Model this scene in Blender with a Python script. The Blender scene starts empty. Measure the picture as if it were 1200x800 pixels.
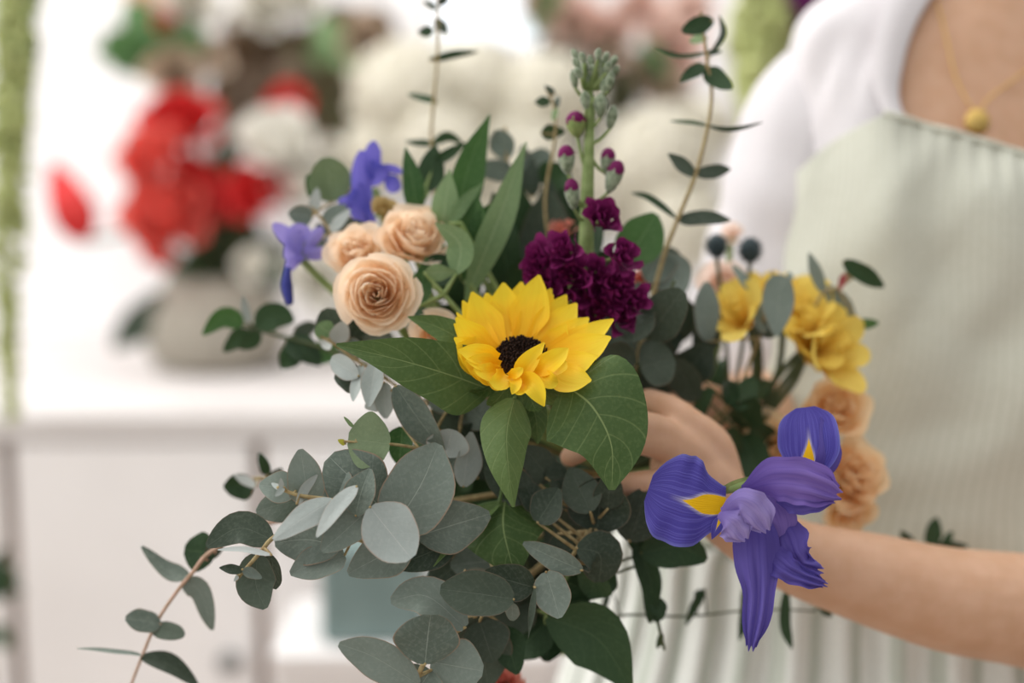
import bpy, math, random
from mathutils import Vector, Matrix, noise
PI = math.pi
scene = bpy.context.scene
COL = scene.collection
V = Vector
# ------------------------------------------------------------------ camera frame
CAM = V((0, 0, 1.25)); PITCH = math.radians(8); FPX = 1200 * 50 / 36
RIGHT = V((1, 0, 0)); FWD = V((0, math.cos(PITCH), -math.sin(PITCH))); UP = V((0, math.sin(PITCH), math.cos(PITCH)))
def W(x, y, d):
    """point of the place seen at (x, y) and standing d metres away"""
    return CAM + d * (FWD + RIGHT * ((x - 600) / FPX) + UP * ((400 - y) / FPX))
def M(px, d):
    return px * d / FPX
def lerp(a, b, t): return a + (b - a) * t
def sstep(a, b, x):
    t = min(1, max(0, (x - a) / (b - a))); return t * t * (3 - 2 * t)
def lin(c):
    return tuple(((v / 255) / 12.92 if v / 255 <= .04045 else ((v / 255 + .055) / 1.055) ** 2.4) for v in c) + (1,)
# ------------------------------------------------------------------ objects
ORG = {}
def thing(name, label, cat, org, group=None):
    o = bpy.data.objects.new(name, None); COL.objects.link(o)
    o.location = org; o.empty_display_size = .02
    o['label'] = label; o['category'] = cat
    if group: o['group'] = group
    ORG[o] = V(org); return o
class MB:
    flat = False
    def __init__(s): s.v = []; s.f = []; s.uv = []
    def add(s, vs, fs, uvs=None):
        n = len(s.v); s.v += vs; s.f += [tuple(i + n for i in f) for f in fs]
        s.uv += uvs if uvs else [(0, 0)] * len(vs)
        return s
def build(name, mb, mat, parent=None, org=None, smooth=True, mods=()):
    o_ = ORG[parent] if parent else V(org if org is not None else (0, 0, 0))
    me = bpy.data.meshes.new(name)
    me.from_pydata([tuple(p - o_) for p in mb.v], [], mb.f)
    uvl = me.uv_layers.new(name='UVMap')
    idx = [0] * len(me.loops); me.loops.foreach_get('vertex_index', idx)
    flat = []
    for i in idx: flat += mb.uv[i]
    uvl.data.foreach_set('uv', flat)
    me.polygons.foreach_set('use_smooth', [smooth and not mb.flat] * len(me.polygons))
    me.materials.append(mat); me.update()
    o = bpy.data.objects.new(name, me); COL.objects.link(o)
    if parent: o.parent = parent
    else: o.location = o_
    ORG[o] = o_
    return o
def tag(o, label, cat, group=None):
    o['label'] = label; o['category'] = cat
    if group: o['group'] = group
    return o
def struct(o): o['kind'] = 'structure'; return o
# ------------------------------------------------------------------ shapes
def catmull(P, n):
    out = []; k = len(P) - 1
    if k == 1: return [P[0].lerp(P[1], i / n) for i in range(n + 1)]
    Q = [P[0] * 2 - P[1]] + list(P) + [P[-1] * 2 - P[-2]]
    for i in range(n + 1):
        x = i / n * k; j = min(int(x), k - 1); t = x - j
        a, b, c, d = Q[j], Q[j + 1], Q[j + 2], Q[j + 3]
        out.append(.5 * ((2 * b) + (c - a) * t + (2 * a - 5 * b + 4 * c - d) * t * t + (3 * b - 3 * c + d - a) * t ** 3))
    return out
def interp(L, t):
    if not isinstance(L, (list, tuple)): return L
    x = t * (len(L) - 1); j = min(int(x), len(L) - 2); return lerp(L[j], L[j + 1], x - j)
SH = {
 'euc':   lambda t: max(0, math.sin(PI * t ** .78)) ** .60 * (1 - .06 * t),
 'round': lambda t: max(0, math.sin(PI * t ** .95)) ** .5,
 'lance': lambda t: max(0, math.sin(PI * t ** .75)) ** .95,
 'sun':   lambda t: max(0, math.sin(PI * min(1, t ** .62))) ** .75 * (1 - .28 * t) * 1.12,
 'petal': lambda t: lerp(.5, 1, sstep(0, .45, t)) * (1 - max(0, (t - .42) / .58) ** 1.7) ** .85,
 'fan':   lambda t: lerp(.22, 1, sstep(0, .62, t)) * (1 - max(0, (t - .62) / .38) ** 2.6) ** .5,
 'fall':  lambda t: lerp(.42, 1, sstep(0, .48, t)) * (1 - max(0, (t - .6) / .4) ** 2.6) ** .5,
 'open':  lambda t: lerp(.4, 1, sstep(0, .3, t)) * (1 - .5 * sstep(.88, 1, t)),
 'strap': lambda t: lerp(.35, 1, sstep(0, .35, t)) * (1 - max(0, (t - .7) / .3) ** 2) ** .6,
 'one':   lambda t: 1.0,
}
def blade(spine, wid, shape='euc', roll=0, nh=None, curl=0, fold=0, cup=0, ruf=0, rfreq=5, rag=0, irr=0, n=10, m=6, seed=0, mb=None):
    """a leaf or petal: world spine, full width in metres, surface facing nh (or the viewer side) turned by roll degrees"""
    rnd = random.Random(seed)
    ph = rnd.random() * 6; ph2 = rnd.random() * 6
    pts = catmull(spine, n); L = (spine[-1] - spine[0]).length
    sh = SH[shape]; vs = []; uvs = []; fs = []
    for i, p in enumerate(pts):
        t = i / n
        T = (pts[min(n, i + 1)] - pts[max(0, i - 1)]).normalized()
        h = (CAM - p).normalized() if nh is None else nh
        N = (h - T * h.dot(T))
        N = N.normalized() if N.length > 1e-5 else T.orthogonal().normalized()
        r = math.radians(interp(roll, t))
        N = Matrix.Rotation(r, 3, T) @ N
        S = T.cross(N).normalized()
        tt = min(.985, max(.012, t)); w = .5 * interp(wid, t) * sh(tt)
        wl = 1 + irr * math.sin(t * 5 + ph * 3) + irr * .6 * math.sin(t * 9 + ph2); wr = 1 + irr * math.sin(t * 4.4 + ph2 * 3) + irr * .6 * math.sin(t * 10 + ph)
        for j in range(m + 1):
            s = j / m * 2 - 1
            e = abs(s)
            q = p + S * (w * s * (wl if s < 0 else wr)) + N * (curl * L * 4 * t * (1 - t) + fold * e * w + cup * e * e * w)
            if ruf: q += N * (ruf * w * e ** 1.5 * math.sin(rfreq * t * 6 + ph + (1.7 if s > 0 else 0))) + S * (.25 * ruf * w * s * math.sin(rfreq * 9 * t + ph2))
            if rag: q += T * (rag * w * t ** 3 * math.sin(s * 7 + ph)) + N * (rag * w * t ** 2 * math.sin(s * 9 + ph2))
            vs.append(q); uvs.append((j / m, t))
    for i in range(n):
        for j in range(m):
            a = i * (m + 1) + j
            fs.append((a, a + 1, a + m + 2, a + m + 1))
    return (mb or MB()).add(vs, fs, uvs)
def tube(P, R, seg=8, n=None, mb=None, cap=True, flat=None):
    n = n or max(2, 4 * (len(P) - 1)); pts = catmull(P, n)
    vs = []; fs = []; uvs = []
    T0 = (pts[1] - pts[0]).normalized(); N = T0.orthogonal().normalized()
    rows = []
    if cap:
        r0 = interp(R, 0)
        for a in (80, 55, 28): rows.append((pts[0] - T0 * r0 * math.sin(math.radians(a)), T0, r0 * math.cos(math.radians(a)), 0))
    for i, p in enumerate(pts):
        T = (pts[min(n, i + 1)] - pts[max(0, i - 1)]).normalized(); rows.append((p, T, interp(R, i / n), i / n))
    if cap:
        T1 = (pts[-1] - pts[-2]).normalized(); r1 = interp(R, 1)
        for a in (28, 55, 80): rows.append((pts[-1] + T1 * r1 * math.sin(math.radians(a)), T1, r1 * math.cos(math.radians(a)), 1))
    for (p, T, r, t) in rows:
        N = (N - T * N.dot(T)).normalized(); B = T.cross(N)
        for k in range(seg):
            a = 2 * PI * k / seg
            vs.append(p + (N * math.cos(a) + B * math.sin(a)) * r); uvs.append((k / seg, t))
    m = len(rows)
    for i in range(m - 1):
        for k in range(seg):
            fs.append((i * seg + k, i * seg + (k + 1) % seg, (i + 1) * seg + (k + 1) % seg, (i + 1) * seg + k))
    fs.append(tuple(reversed(range(seg)))); fs.append(tuple((m - 1) * seg + k for k in range(seg)))
    return (mb or MB()).add(vs, fs, uvs)
def lathe(c, prof, axis=V((0, 0, 1)), seg=32, mb=None, bump=0, freq=0):
    X = axis.orthogonal().normalized() if abs(axis.z) < .99 else V((1, 0, 0)); Y = axis.cross(X)
    vs = []; fs = []; uvs = []
    for i, (r, z) in enumerate(prof):
        for k in range(seg):
            a = 2 * PI * k / seg; rr = r * (1 + bump * math.sin(freq * a))
            vs.append(c + axis * z + X * rr * math.cos(a) + Y * rr * math.sin(a)); uvs.append((k / seg, i / (len(prof) - 1)))
    for i in range(len(prof) - 1):
        for k in range(seg):
            fs.append((i * seg + k, i * seg + (k + 1) % seg, (i + 1) * seg + (k + 1) % seg, (i + 1) * seg + k))
    fs.append(tuple(reversed(range(seg)))); fs.append(tuple((len(prof) - 1) * seg + k for k in range(seg)))
    return (mb or MB()).add(vs, fs, uvs)
def ball(c, rx, ry=None, rz=None, axis=V((0, 0, 1)), seg=12, mb=None):
    ry = rx if ry is None else ry; rz = rx if rz is None else rz
    q = V((0, 0, 1)).rotation_difference(axis.normalized()); vs = []; fs = []; n = seg // 2 + 1
    for i in range(n + 1):
        a = PI * (i + .02 * (i == 0) - .02 * (i == n)) / n
        for k in range(seg):
            b = 2 * PI * k / seg
            vs.append(c + q @ V((rx * math.sin(a) * math.cos(b), ry * math.sin(a) * math.sin(b), rz * math.cos(a))))
    for i in range(n):
        for k in range(seg):
            fs.append(((i + 1) * seg + k, (i + 1) * seg + (k + 1) % seg, i * seg + (k + 1) % seg, i * seg + k))
    fs.append(tuple(range(seg))); fs.append(tuple(n * seg + k for k in reversed(range(seg))))
    return (mb or MB()).add(vs, fs, [(.5, .5)] * len(vs))
def box(x0, x1, y0, y1, z0, z1, b=.003, mb=None):
    """axis box with chamfered edges"""
    vs = []; fs = []
    for sx in (0, 1):
        for sy in (0, 1):
            for sz in (0, 1):
                X = (x0, x1)[sx]; Y = (y0, y1)[sy]; Z = (z0, z1)[sz]
                ix = b if not sx else -b; iy = b if not sy else -b; iz = b if not sz else -b
                vs += [V((X, Y + iy, Z + iz)), V((X + ix, Y, Z + iz)), V((X + ix, Y + iy, Z))]
    def c(sx, sy, sz, k): return (sx * 4 + sy * 2 + sz) * 3 + k
    for s in (0, 1):
        q = [(s, 0, 0), (s, 1, 0), (s, 1, 1), (s, 0, 1)]; f = [c(*p, 0) for p in q]; fs.append(tuple(f if s else f[::-1]))
        q = [(0, s, 0), (1, s, 0), (1, s, 1), (0, s, 1)]; f = [c(*p, 1) for p in q]; fs.append(tuple(f[::-1] if s else f))
        q = [(0, 0, s), (1, 0, s), (1, 1, s), (0, 1, s)]; f = [c(*p, 2) for p in q]; fs.append(tuple(f if s else f[::-1]))
    for a in (0, 1):
        for bb in (0, 1):
            fs.append((c(a, bb, 0, 0), c(a, bb, 1, 0), c(a, bb, 1, 1), c(a, bb, 0, 1)))
            fs.append((c(a, 0, bb, 0), c(a, 1, bb, 0), c(a, 1, bb, 2), c(a, 0, bb, 2)))
            fs.append((c(0, a, bb, 1), c(1, a, bb, 1), c(1, a, bb, 2), c(0, a, bb, 2)))
            for d in (0, 1): fs.append((c(a, bb, d, 0), c(a, bb, d, 1), c(a, bb, d, 2)))
    r = (mb or MB()).add(vs, fs); r.flat = True; return r
# ------------------------------------------------------------------ materials
class NT:
    def __init__(s, name):
        s.m = bpy.data.materials.new(name); s.m.use_nodes = True
        s.t = s.m.node_tree; s.t.nodes.clear()
        s.out = s.n('ShaderNodeOutputMaterial')
    def n(s, k, **kw):
        x = s.t.nodes.new(k)
        for a, b in kw.items(): setattr(x, a, b)
        return x
    def l(s, a, b): s.t.links.new(a, b)
    def put(s, sock, v):
        if hasattr(v, 'links'): s.l(v, sock)
        else: sock.default_value = v
    def math(s, op, a, b=0.0, c=None):
        x = s.n('ShaderNodeMath', operation=op); s.put(x.inputs[0], a); s.put(x.inputs[1], b)
        if c is not None: s.put(x.inputs[2], c)
        return x.outputs[0]
    def mix(s, f, a, b):
        x = s.n('ShaderNodeMix', data_type='RGBA'); s.put(x.inputs[0], f); s.put(x.inputs[6], a); s.put(x.inputs[7], b); return x.outputs[2]
    def step(s, v, a, b, lo=0.0, hi=1.0):
        x = s.n('ShaderNodeMapRange', interpolation_type='SMOOTHSTEP'); s.put(x.inputs[0], v)
        for i, q in enumerate((a, b, lo, hi)): s.put(x.inputs[1 + i], q)
        return x.outputs[0]
    def noise(s, scale, detail=3, coord='Object'):
        c = s.n('ShaderNodeTexCoord'); x = s.n('ShaderNodeTexNoise'); x.inputs['Scale'].default_value = scale; x.inputs['Detail'].default_value = detail
        s.l(c.outputs[coord], x.inputs['Vector']); return x.outputs[0]
    def uv(s):
        c = s.n('ShaderNodeTexCoord'); x = s.n('ShaderNodeSeparateXYZ'); s.l(c.outputs['UV'], x.inputs[0]); return x.outputs[0], x.outputs[1]
    def rnd(s): return s.n('ShaderNodeObjectInfo').outputs['Random']
    def finish(s, col, rough=.6, trans=0, spec=.35, bump=None, bs=.3, bd=.001, metal=0, sss=0, sheen=0, tcol=None):
        b = s.n('ShaderNodeBsdfPrincipled'); s.put(b.inputs['Base Color'], col); s.put(b.inputs['Roughness'], rough)
        b.inputs['Specular IOR Level'].default_value = spec; b.inputs['Metallic'].default_value = metal
        if sss:
            b.inputs['Subsurface Weight'].default_value = sss; b.inputs['Subsurface Radius'].default_value = (.012, .005, .003); b.inputs['Subsurface Scale'].default_value = 1
        if sheen: b.inputs['Sheen Weight'].default_value = sheen
        if bump is not None:
            x = s.n('ShaderNodeBump'); x.inputs['Strength'].default_value = bs; x.inputs['Distance'].default_value = bd
            s.l(bump, x.inputs['Height']); s.l(x.outputs[0], b.inputs['Normal'])
        sh = b.outputs[0]
        if trans:
            t = s.n('ShaderNodeBsdfTranslucent'); s.put(t.inputs[0], tcol if tcol is not None else col)
            mx = s.n('ShaderNodeMixShader'); mx.inputs[0].default_value = trans; s.l(sh, mx.inputs[1]); s.l(t.outputs[0], mx.inputs[2]); sh = mx.outputs[0]
        s.l(sh, s.out.inputs[0]); return s.m
def leaf_mat(name, a, b, vein, edge=None, rough=.55, trans=.12, nveins=7, slant=2.2, vw=.012, lat=.35, spec=.3, mott=.35):
    k = NT(name); u, v = k.uv()
    e = k.math('ABSOLUTE', k.math('SUBTRACT', u, .5))
    nz = k.noise(420, 8); big = k.noise(25, 2)
    f = k.math('ADD', k.math('MULTIPLY', k.rnd(), .75), k.math('MULTIPLY', k.math('SUBTRACT', big, .4), .8))
    col = k.mix(k.step(f, 0, 1), lin(a), lin(b))
    col = k.mix(k.math('MULTIPLY', k.step(nz, .45, .68), mott), col, k.mix(.6, col, lin(vein)))
    fr = k.math('FRACT', k.math('SUBTRACT', k.math('MULTIPLY', v, float(nveins)), k.math('MULTIPLY', e, slant * 2)))
    latm = k.math('MULTIPLY', k.step(k.math('ABSOLUTE', k.math('SUBTRACT', fr, .5)), .07, 0), lat)
    midm = k.math('MULTIPLY', k.step(e, vw, vw * .35), .75)
    vm = k.math('MAXIMUM', latm, midm)
    col = k.mix(vm, col, lin(vein))
    if edge: col = k.mix(k.math('MULTIPLY', k.step(e, .47, .497), .75), col, lin(edge))
    h = k.math('ADD', k.math('MULTIPLY', vm, -.6), k.math('MULTIPLY', nz, .6))
    return k.finish(col, rough, trans, spec, h, .5, .0012)
def petal_mat(name, base, tip, deep=None, rough=.55, trans=.3, streak=.25, sfreq=40, var=.0):
    k = NT(name); u, v = k.uv()
    c = k.n('ShaderNodeTexCoord'); mp = k.n('ShaderNodeMapping'); mp.inputs['Scale'].default_value = (sfreq, 1.5, 1); k.l(c.outputs['UV'], mp.inputs[0])
    nz = k.n('ShaderNodeTexNoise'); nz.inputs['Scale'].default_value = 1; nz.inputs['Detail'].default_value = 2; k.l(mp.outputs[0], nz.inputs['Vector'])
    col = k.mix(k.step(v, 0, .8), lin(base), lin(tip))
    if deep is not None:
        col = k.mix(k.math('MULTIPLY', k.step(nz.outputs[0], .45, .75), streak), col, lin(deep))
        if var: col = k.mix(k.math('MULTIPLY', k.rnd(), var), col, lin(deep))
    return k.finish(col, rough, trans, .25, nz.outputs[0], .35, .001)
def plain(name, a, b=None, scale=30, rough=.7, **kw):
    k = NT(name); nz = k.noise(scale, 4)
    col = k.mix(k.step(nz, .3, .7), lin(a), lin(b or a))
    return k.finish(col, rough, bump=nz, **kw)
EUC = leaf_mat('eucalyptus_leaf', (96, 109, 98), (134, 147, 138), (164, 174, 163), (166, 134, 110), rough=.48, vw=.010, lat=.14, nveins=6, mott=.28)
EUCS = leaf_mat('eucalyptus_leaf_silver_lit', (168, 178, 174), (200, 206, 203), (206, 210, 206), (188, 160, 140), rough=.5, vw=.012, lat=.15, mott=.2)  # silvery leaf tone, with the highlights on bright leaves put into its colour
EUCD = leaf_mat('eucalyptus_leaf_deep_shaded', (52, 66, 52), (80, 92, 78), (108, 118, 104), (116, 102, 86), rough=.5, vw=.010, lat=.2, nveins=6)  # dark grey-green tone, with shade on lower and inner leaves put into its colour
SUN = leaf_mat('sunflower_leaf', (64, 90, 44), (98, 122, 68), (142, 160, 104), rough=.5, vw=.013, lat=.28, nveins=6, slant=1.6, trans=.15, mott=.18)
GRN = leaf_mat('green_leaf', (52, 88, 44), (78, 116, 62), (112, 142, 92), rough=.45, vw=.02, lat=.25, nveins=9, slant=3, trans=.2)
GRNL = leaf_mat('pale_green_leaf', (110, 142, 96), (140, 164, 118), (164, 184, 142), rough=.45, vw=.03, lat=.2, nveins=5, slant=4, trans=.2)
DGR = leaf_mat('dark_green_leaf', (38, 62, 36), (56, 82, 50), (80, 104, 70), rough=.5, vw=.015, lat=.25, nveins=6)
TWIG = plain('eucalyptus_twig', (176, 160, 116), (150, 128, 88), 200, bs=.3, bd=.001)
TWIGP = plain('pinkish_twig', (206, 170, 150), (180, 150, 124), 200)
STEM = plain('green_stem', (128, 150, 88), (152, 170, 112), 120, trans=.1)
STEMD = plain('dark_stem', (62, 74, 44), (84, 92, 56), 120)
# ------------------------------------------------------------------ plants
BIND = W(722, 556, 1.0)
def L(bx, by, tx, ty, w, **k): return (bx, by, tx, ty, w, k)
def leaf_mb(sp, d0, seed):
    bx, by, tx, ty, w, k = sp
    d = k.get('d', d0); dt = k.get('dt', random.Random(seed).uniform(-.012, .012))
    b = W(bx, by, d); t = W(tx, ty, d + dt)
    mid = b.lerp(t, .5)
    if 'via' in k: vx, vy = k['via']; mid = W(vx, vy, d + dt * .5 + k.get('dv', 0))
    return b, blade([b, mid, t], M(w, d), k.get('shape', 'euc'), k.get('roll', random.Random(seed + 5).uniform(-20, 20)), irr=k.get('irr', .05), curl=k.get('curl', random.Random(seed + 9).uniform(-.07, .09)),
                    fold=k.get('fold', .12), cup=k.get('cup', random.Random(seed + 3).uniform(-.1, .2)), ruf=k.get('ruf', .07), rfreq=k.get('rf', 1.2), seed=seed, n=12, m=8)
OLIVE = leaf_mat('olive_leaf', (112, 132, 96), (126, 144, 110), (150, 165, 130), rough=.6, vw=.008, lat=.15)
def branch(name, label, cat, stem, r, leaves, d, mat=EUC, smat=TWIG, group=None, leafname='leaf', shape=None):
    pts = [W(p[0], p[1], p[2] if len(p) > 2 else d) for p in stem]
    t = thing(name, label, cat, pts[-1], group)
    mb = tube(pts, [r * .55, r * .8, r], 7, 8 * (len(pts) - 1)); sam = catmull(pts, 40)
    for i, sp in enumerate(leaves):
        sd = hash((name, int(sp[0] * 7 + sp[1] * 13 + sp[2]))) % 9999 if False else int(sp[0] * 7 + sp[1] * 13 + sp[2] * 3) % 9999
        if shape and 'shape' not in sp[5]: sp[5]['shape'] = shape
        b, m = leaf_mb(sp, d, sd)
        build(leafname, m, sp[5].get('mat', mat), t)
        q = min(sam, key=lambda a: (a - b).length)
        if .002 < (q - b).length < .06:
            tube([q, q.lerp(b, .5) , b], [r * .6, r * .4], 6, 4, mb)
    build('stem', mb, smat, t)
    return t
# ---- the big eucalyptus spray in focus, pointing left
branch('eucalyptus_branch', 'large silver-green eucalyptus spray in sharp focus pointing left, with a tiny budding tip', 'eucalyptus',
  [(326, 571, .872), (350, 580, .872), (385, 585, .875), (420, 592, .885), (447, 602, .89), (490, 622, .905), (540, 652, .96), (640, 625, 1.02), (722, 556, 1.0)], .002, [
  L(347, 574, 304, 568, 40, d=.882, roll=8, dt=.0),
  L(362, 590, 352, 526, 46, d=.885, roll=0, fold=.15),
  L(348, 590, 372, 556, 15, d=.868, roll=35, mat=EUCS, curl=-.1),
  L(390, 586, 320, 632, 32, d=.868, dt=-.012, roll=18, mat=EUCS, fold=-.15),
  L(395, 592, 398, 546, 44, d=.886, roll=-10),
  L(418, 570, 371, 629, 24, d=.862, dt=-.006, roll=30, mat=EUCS, curl=.08),
  L(400, 586, 364, 617, 18, d=.875, mat=EUCS, roll=25),
  L(417, 604, 434, 549, 40, d=.872, roll=-22, fold=.3),
  L(448, 596, 386, 535, 76, d=.897, dt=.0, roll=0, shape='round'),
  L(430, 598, 377, 646, 42, d=.876, dt=-.004, roll=8),
  L(434, 594, 482, 654, 66, d=.865, dt=-.008, roll=-4, mat=EUCS, fold=.08, shape='round', curl=-.05),
  L(458, 622, 514, 520, 86, d=.880, dt=.012, roll=6, via=(492, 570), fold=.05),
  L(490, 628, 574, 602, 64, d=.90, dt=.0, roll=10),
  L(482, 634, 408, 672, 54, d=.893, dt=.0, roll=-6, mat=EUC),
  L(535, 634, 462, 664, 42, d=.915, roll=0, mat=EUCD),
  L(398, 640, 322, 636, 62, d=.893, dt=.01, roll=0, via=(360, 632), mat=EUC),
  L(404, 650, 340, 672, 44, d=.90, roll=14, mat=EUC),
  L(330, 573, 318, 566, 7, d=.87, mat=EUCS), L(333, 571, 322, 581, 8, d=.868, mat=EUCS), L(330, 573, 329, 560, 6, d=.87, mat=EUCS),
  L(352, 586, 300, 600, 44, d=.905, dt=.006, roll=20, mat=EUCD),
  ], .88)
# ---- small twig at its lower left
branch('eucalyptus_twig', 'short eucalyptus twig with an upright pale new tip, hanging below the big silver spray', 'eucalyptus',
  [(277, 679, .875), (291, 663, .877), (306, 646, .878), (319, 631, .882), (345, 618, .905), (400, 625, .93), (520, 650, .96), (722, 556, 1.0)], .0019, [
  L(319, 632, 242, 640, 42, d=.885, dt=.004, via=(280, 618), roll=12, mat=EUCD, fold=.05),
  L(318, 650, 255, 644, 8, d=.87, mat=EUCS, roll=20, via=(285, 643)),
  L(302, 648, 311, 713, 48, d=.882, dt=-.004, roll=10, mat=EUCD, via=(299, 684)),
  L(318, 650, 322, 690, 30, d=.89, roll=40, mat=EUCD),
  L(285, 668, 257, 665, 12, d=.874, mat=EUCD), L(284, 667, 307, 677, 13, d=.872, mat=EUC), L(279, 674, 274, 681, 5, d=.872, mat=EUCS)], .88)
# ---- soft long branch running to the lower left corner
branch('eucalyptus_branch', 'long eucalyptus branch with a pink stem trailing to the lower left corner', 'eucalyptus',
  [(150, 812, .975), (164, 775, .97), (183, 730, .965), (205, 696, .96), (226, 670, .955), (252, 643, .955), (330, 610, .97), (480, 620, 1.0), (722, 556, 1.0)], .0017, [
  L(222, 676, 166, 640, 24, via=(197, 668), roll=30, curl=-.03),
  L(214, 680, 249, 738, 30, roll=24, via=(236, 692), curl=.06),
  L(188, 731, 147, 724, 30, roll=22, shape='round', mat=EUC), L(178, 734, 216, 745, 25, roll=-25, shape='round', mat=EUCD),
  L(167, 768, 90, 760, 9, roll=50, via=(133, 766)), L(165, 770, 232, 803, 27, roll=-32, mat=EUCD, via=(200, 780)),
  L(252, 648, 216, 644, 46, roll=0, shape='round', mat=DGR), L(244, 656, 262, 622, 22, roll=30, mat=EUCD)], .962, smat=TWIGP)
branch('eucalyptus_twig', 'small blurred eucalyptus twig behind the tip of the silver spray', 'eucalyptus',
  [(285, 566, 1.0), (305, 560, 1.0), (330, 570, 1.0), (420, 600, 1.0), (722, 556, 1.01)], .0018, [
  L(297, 568, 262, 570, 34, mat=DGR, fold=.3), L(300, 570, 274, 556, 12, mat=EUCS, d=.99), L(314, 556, 304, 530, 14, mat=DGR), L(318, 566, 330, 548, 16, mat=EUCD)], 1.0)
# ---- lower bunch
branch('eucalyptus_branch', 'eucalyptus branch with cupped round leaves at the bottom edge, a fuzzy golden node showing', 'eucalyptus',
  [(484, 806, .885), (497, 776, .88), (515, 752, .90), (540, 725, .93), (600, 690, .97), (680, 620, 1.0), (722, 556, 1.0)], .0027, [
  L(545, 735, 458, 704, 52, d=.895, dt=.006, via=(500, 698), roll=14, ruf=.1),
  L(498, 778, 505, 720, 80, d=.874, dt=-.004, shape='round', fold=.05, cup=-.1),
  L(490, 802, 397, 754, 48, d=.88, dt=-.01, roll=-15, via=(440, 770)),
  L(505, 775, 566, 786, 62, d=.90, roll=0, shape='round'),
  L(505, 785, 480, 822, 60, d=.89, roll=10), L(470, 790, 455, 764, 18, d=.89, roll=10), L(558, 722, 572, 806, 72, d=.925, mat=EUCD, roll=5), L(590, 735, 606, 790, 40, d=.94, mat=DGR)], .88, EUC)
branch('eucalyptus_branch', 'eucalyptus branch with grey rounded leaves and a narrow hanging leaf under the sunflower', 'eucalyptus',
  [(545, 708, .90), (575, 705, .905), (601, 699, .91), (626, 687, .91), (652, 663, .915), (680, 630, .96), (722, 556, 1.0)], .0022, [
  L(602, 702, 516, 690, 54, d=.892, dt=-.004, roll=6, shape='round'),
  L(626, 688, 568, 670, 44, d=.905, roll=-10), L(640, 670, 656, 724, 46, d=.90, roll=4, mat=EUC), L(682, 668, 613, 636, 30, d=.90, roll=-14, mat=EUC),
  L(627, 688, 619, 748, 8, d=.895, roll=0, shape='lance'), L(600, 706, 600, 727, 19, d=.898, shape='round', mat=EUC),
  L(562, 728, 578, 776, 60, d=.925, roll=0, mat=EUCD), L(545, 668, 560, 690, 44, d=.93, mat=EUC), L(506, 690, 535, 692, 34, d=.96, mat=EUCD, shape='round'), L(565, 640, 500, 688, 54, d=.95, mat=EUCD), L(595, 655, 528, 662, 54, d=.945, mat=EUC)], .90, EUCD)
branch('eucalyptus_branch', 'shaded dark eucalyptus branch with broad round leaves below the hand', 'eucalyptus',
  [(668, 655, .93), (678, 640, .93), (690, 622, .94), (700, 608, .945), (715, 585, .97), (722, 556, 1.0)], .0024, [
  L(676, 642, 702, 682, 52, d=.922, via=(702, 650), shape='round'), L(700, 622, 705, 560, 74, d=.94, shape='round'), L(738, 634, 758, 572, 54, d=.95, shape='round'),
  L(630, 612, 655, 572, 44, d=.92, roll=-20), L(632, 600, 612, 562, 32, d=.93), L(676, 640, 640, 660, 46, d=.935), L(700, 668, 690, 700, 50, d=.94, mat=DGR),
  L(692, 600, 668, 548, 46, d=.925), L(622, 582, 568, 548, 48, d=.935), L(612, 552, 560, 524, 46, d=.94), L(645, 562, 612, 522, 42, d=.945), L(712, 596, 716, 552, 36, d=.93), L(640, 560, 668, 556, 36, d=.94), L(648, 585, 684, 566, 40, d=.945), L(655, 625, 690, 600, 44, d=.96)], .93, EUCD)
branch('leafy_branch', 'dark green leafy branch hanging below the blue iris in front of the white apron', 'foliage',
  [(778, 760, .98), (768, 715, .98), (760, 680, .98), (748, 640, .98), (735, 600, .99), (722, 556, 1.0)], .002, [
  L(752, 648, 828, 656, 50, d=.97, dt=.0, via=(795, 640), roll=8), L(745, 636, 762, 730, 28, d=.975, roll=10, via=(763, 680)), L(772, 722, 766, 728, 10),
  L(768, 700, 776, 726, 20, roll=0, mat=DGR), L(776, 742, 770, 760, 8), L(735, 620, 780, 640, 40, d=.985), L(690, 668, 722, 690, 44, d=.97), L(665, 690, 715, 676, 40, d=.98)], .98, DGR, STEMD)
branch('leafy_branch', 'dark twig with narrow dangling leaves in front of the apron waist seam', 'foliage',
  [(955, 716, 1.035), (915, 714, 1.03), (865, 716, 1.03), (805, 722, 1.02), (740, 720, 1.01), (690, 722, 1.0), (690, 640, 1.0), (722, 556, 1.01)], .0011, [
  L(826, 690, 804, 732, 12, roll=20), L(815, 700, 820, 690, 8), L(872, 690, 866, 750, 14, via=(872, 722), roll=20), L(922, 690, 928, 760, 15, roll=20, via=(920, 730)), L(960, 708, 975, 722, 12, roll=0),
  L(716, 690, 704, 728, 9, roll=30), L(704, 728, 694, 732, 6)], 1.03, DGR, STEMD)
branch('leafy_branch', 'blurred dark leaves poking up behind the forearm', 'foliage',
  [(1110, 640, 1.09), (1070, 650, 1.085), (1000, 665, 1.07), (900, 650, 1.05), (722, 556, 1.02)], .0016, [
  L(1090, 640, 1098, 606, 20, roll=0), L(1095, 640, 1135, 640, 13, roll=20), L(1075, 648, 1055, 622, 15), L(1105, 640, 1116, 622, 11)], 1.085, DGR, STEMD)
branch('broad_leaf', 'broad dark green leaf curving down at the bottom edge below the bouquet', 'leaf',
  [(640, 726, .97), (660, 690, .98), (690, 620, 1.0), (722, 556, 1.0)], .003, [
  L(640, 722, 742, 812, 74, d=.955, via=(702, 748), roll=14, shape='lance', mat=DGR), L(640, 715, 690, 700, 62, d=.965, mat=DGR, shape='round'), L(640, 730, 600, 770, 56, d=.98, mat=DGR), L(650, 720, 640, 775, 50, d=.985, mat=DGR), L(630, 715, 575, 740, 56, d=.985, mat=DGR)], .97, DGR, STEM)
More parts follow.
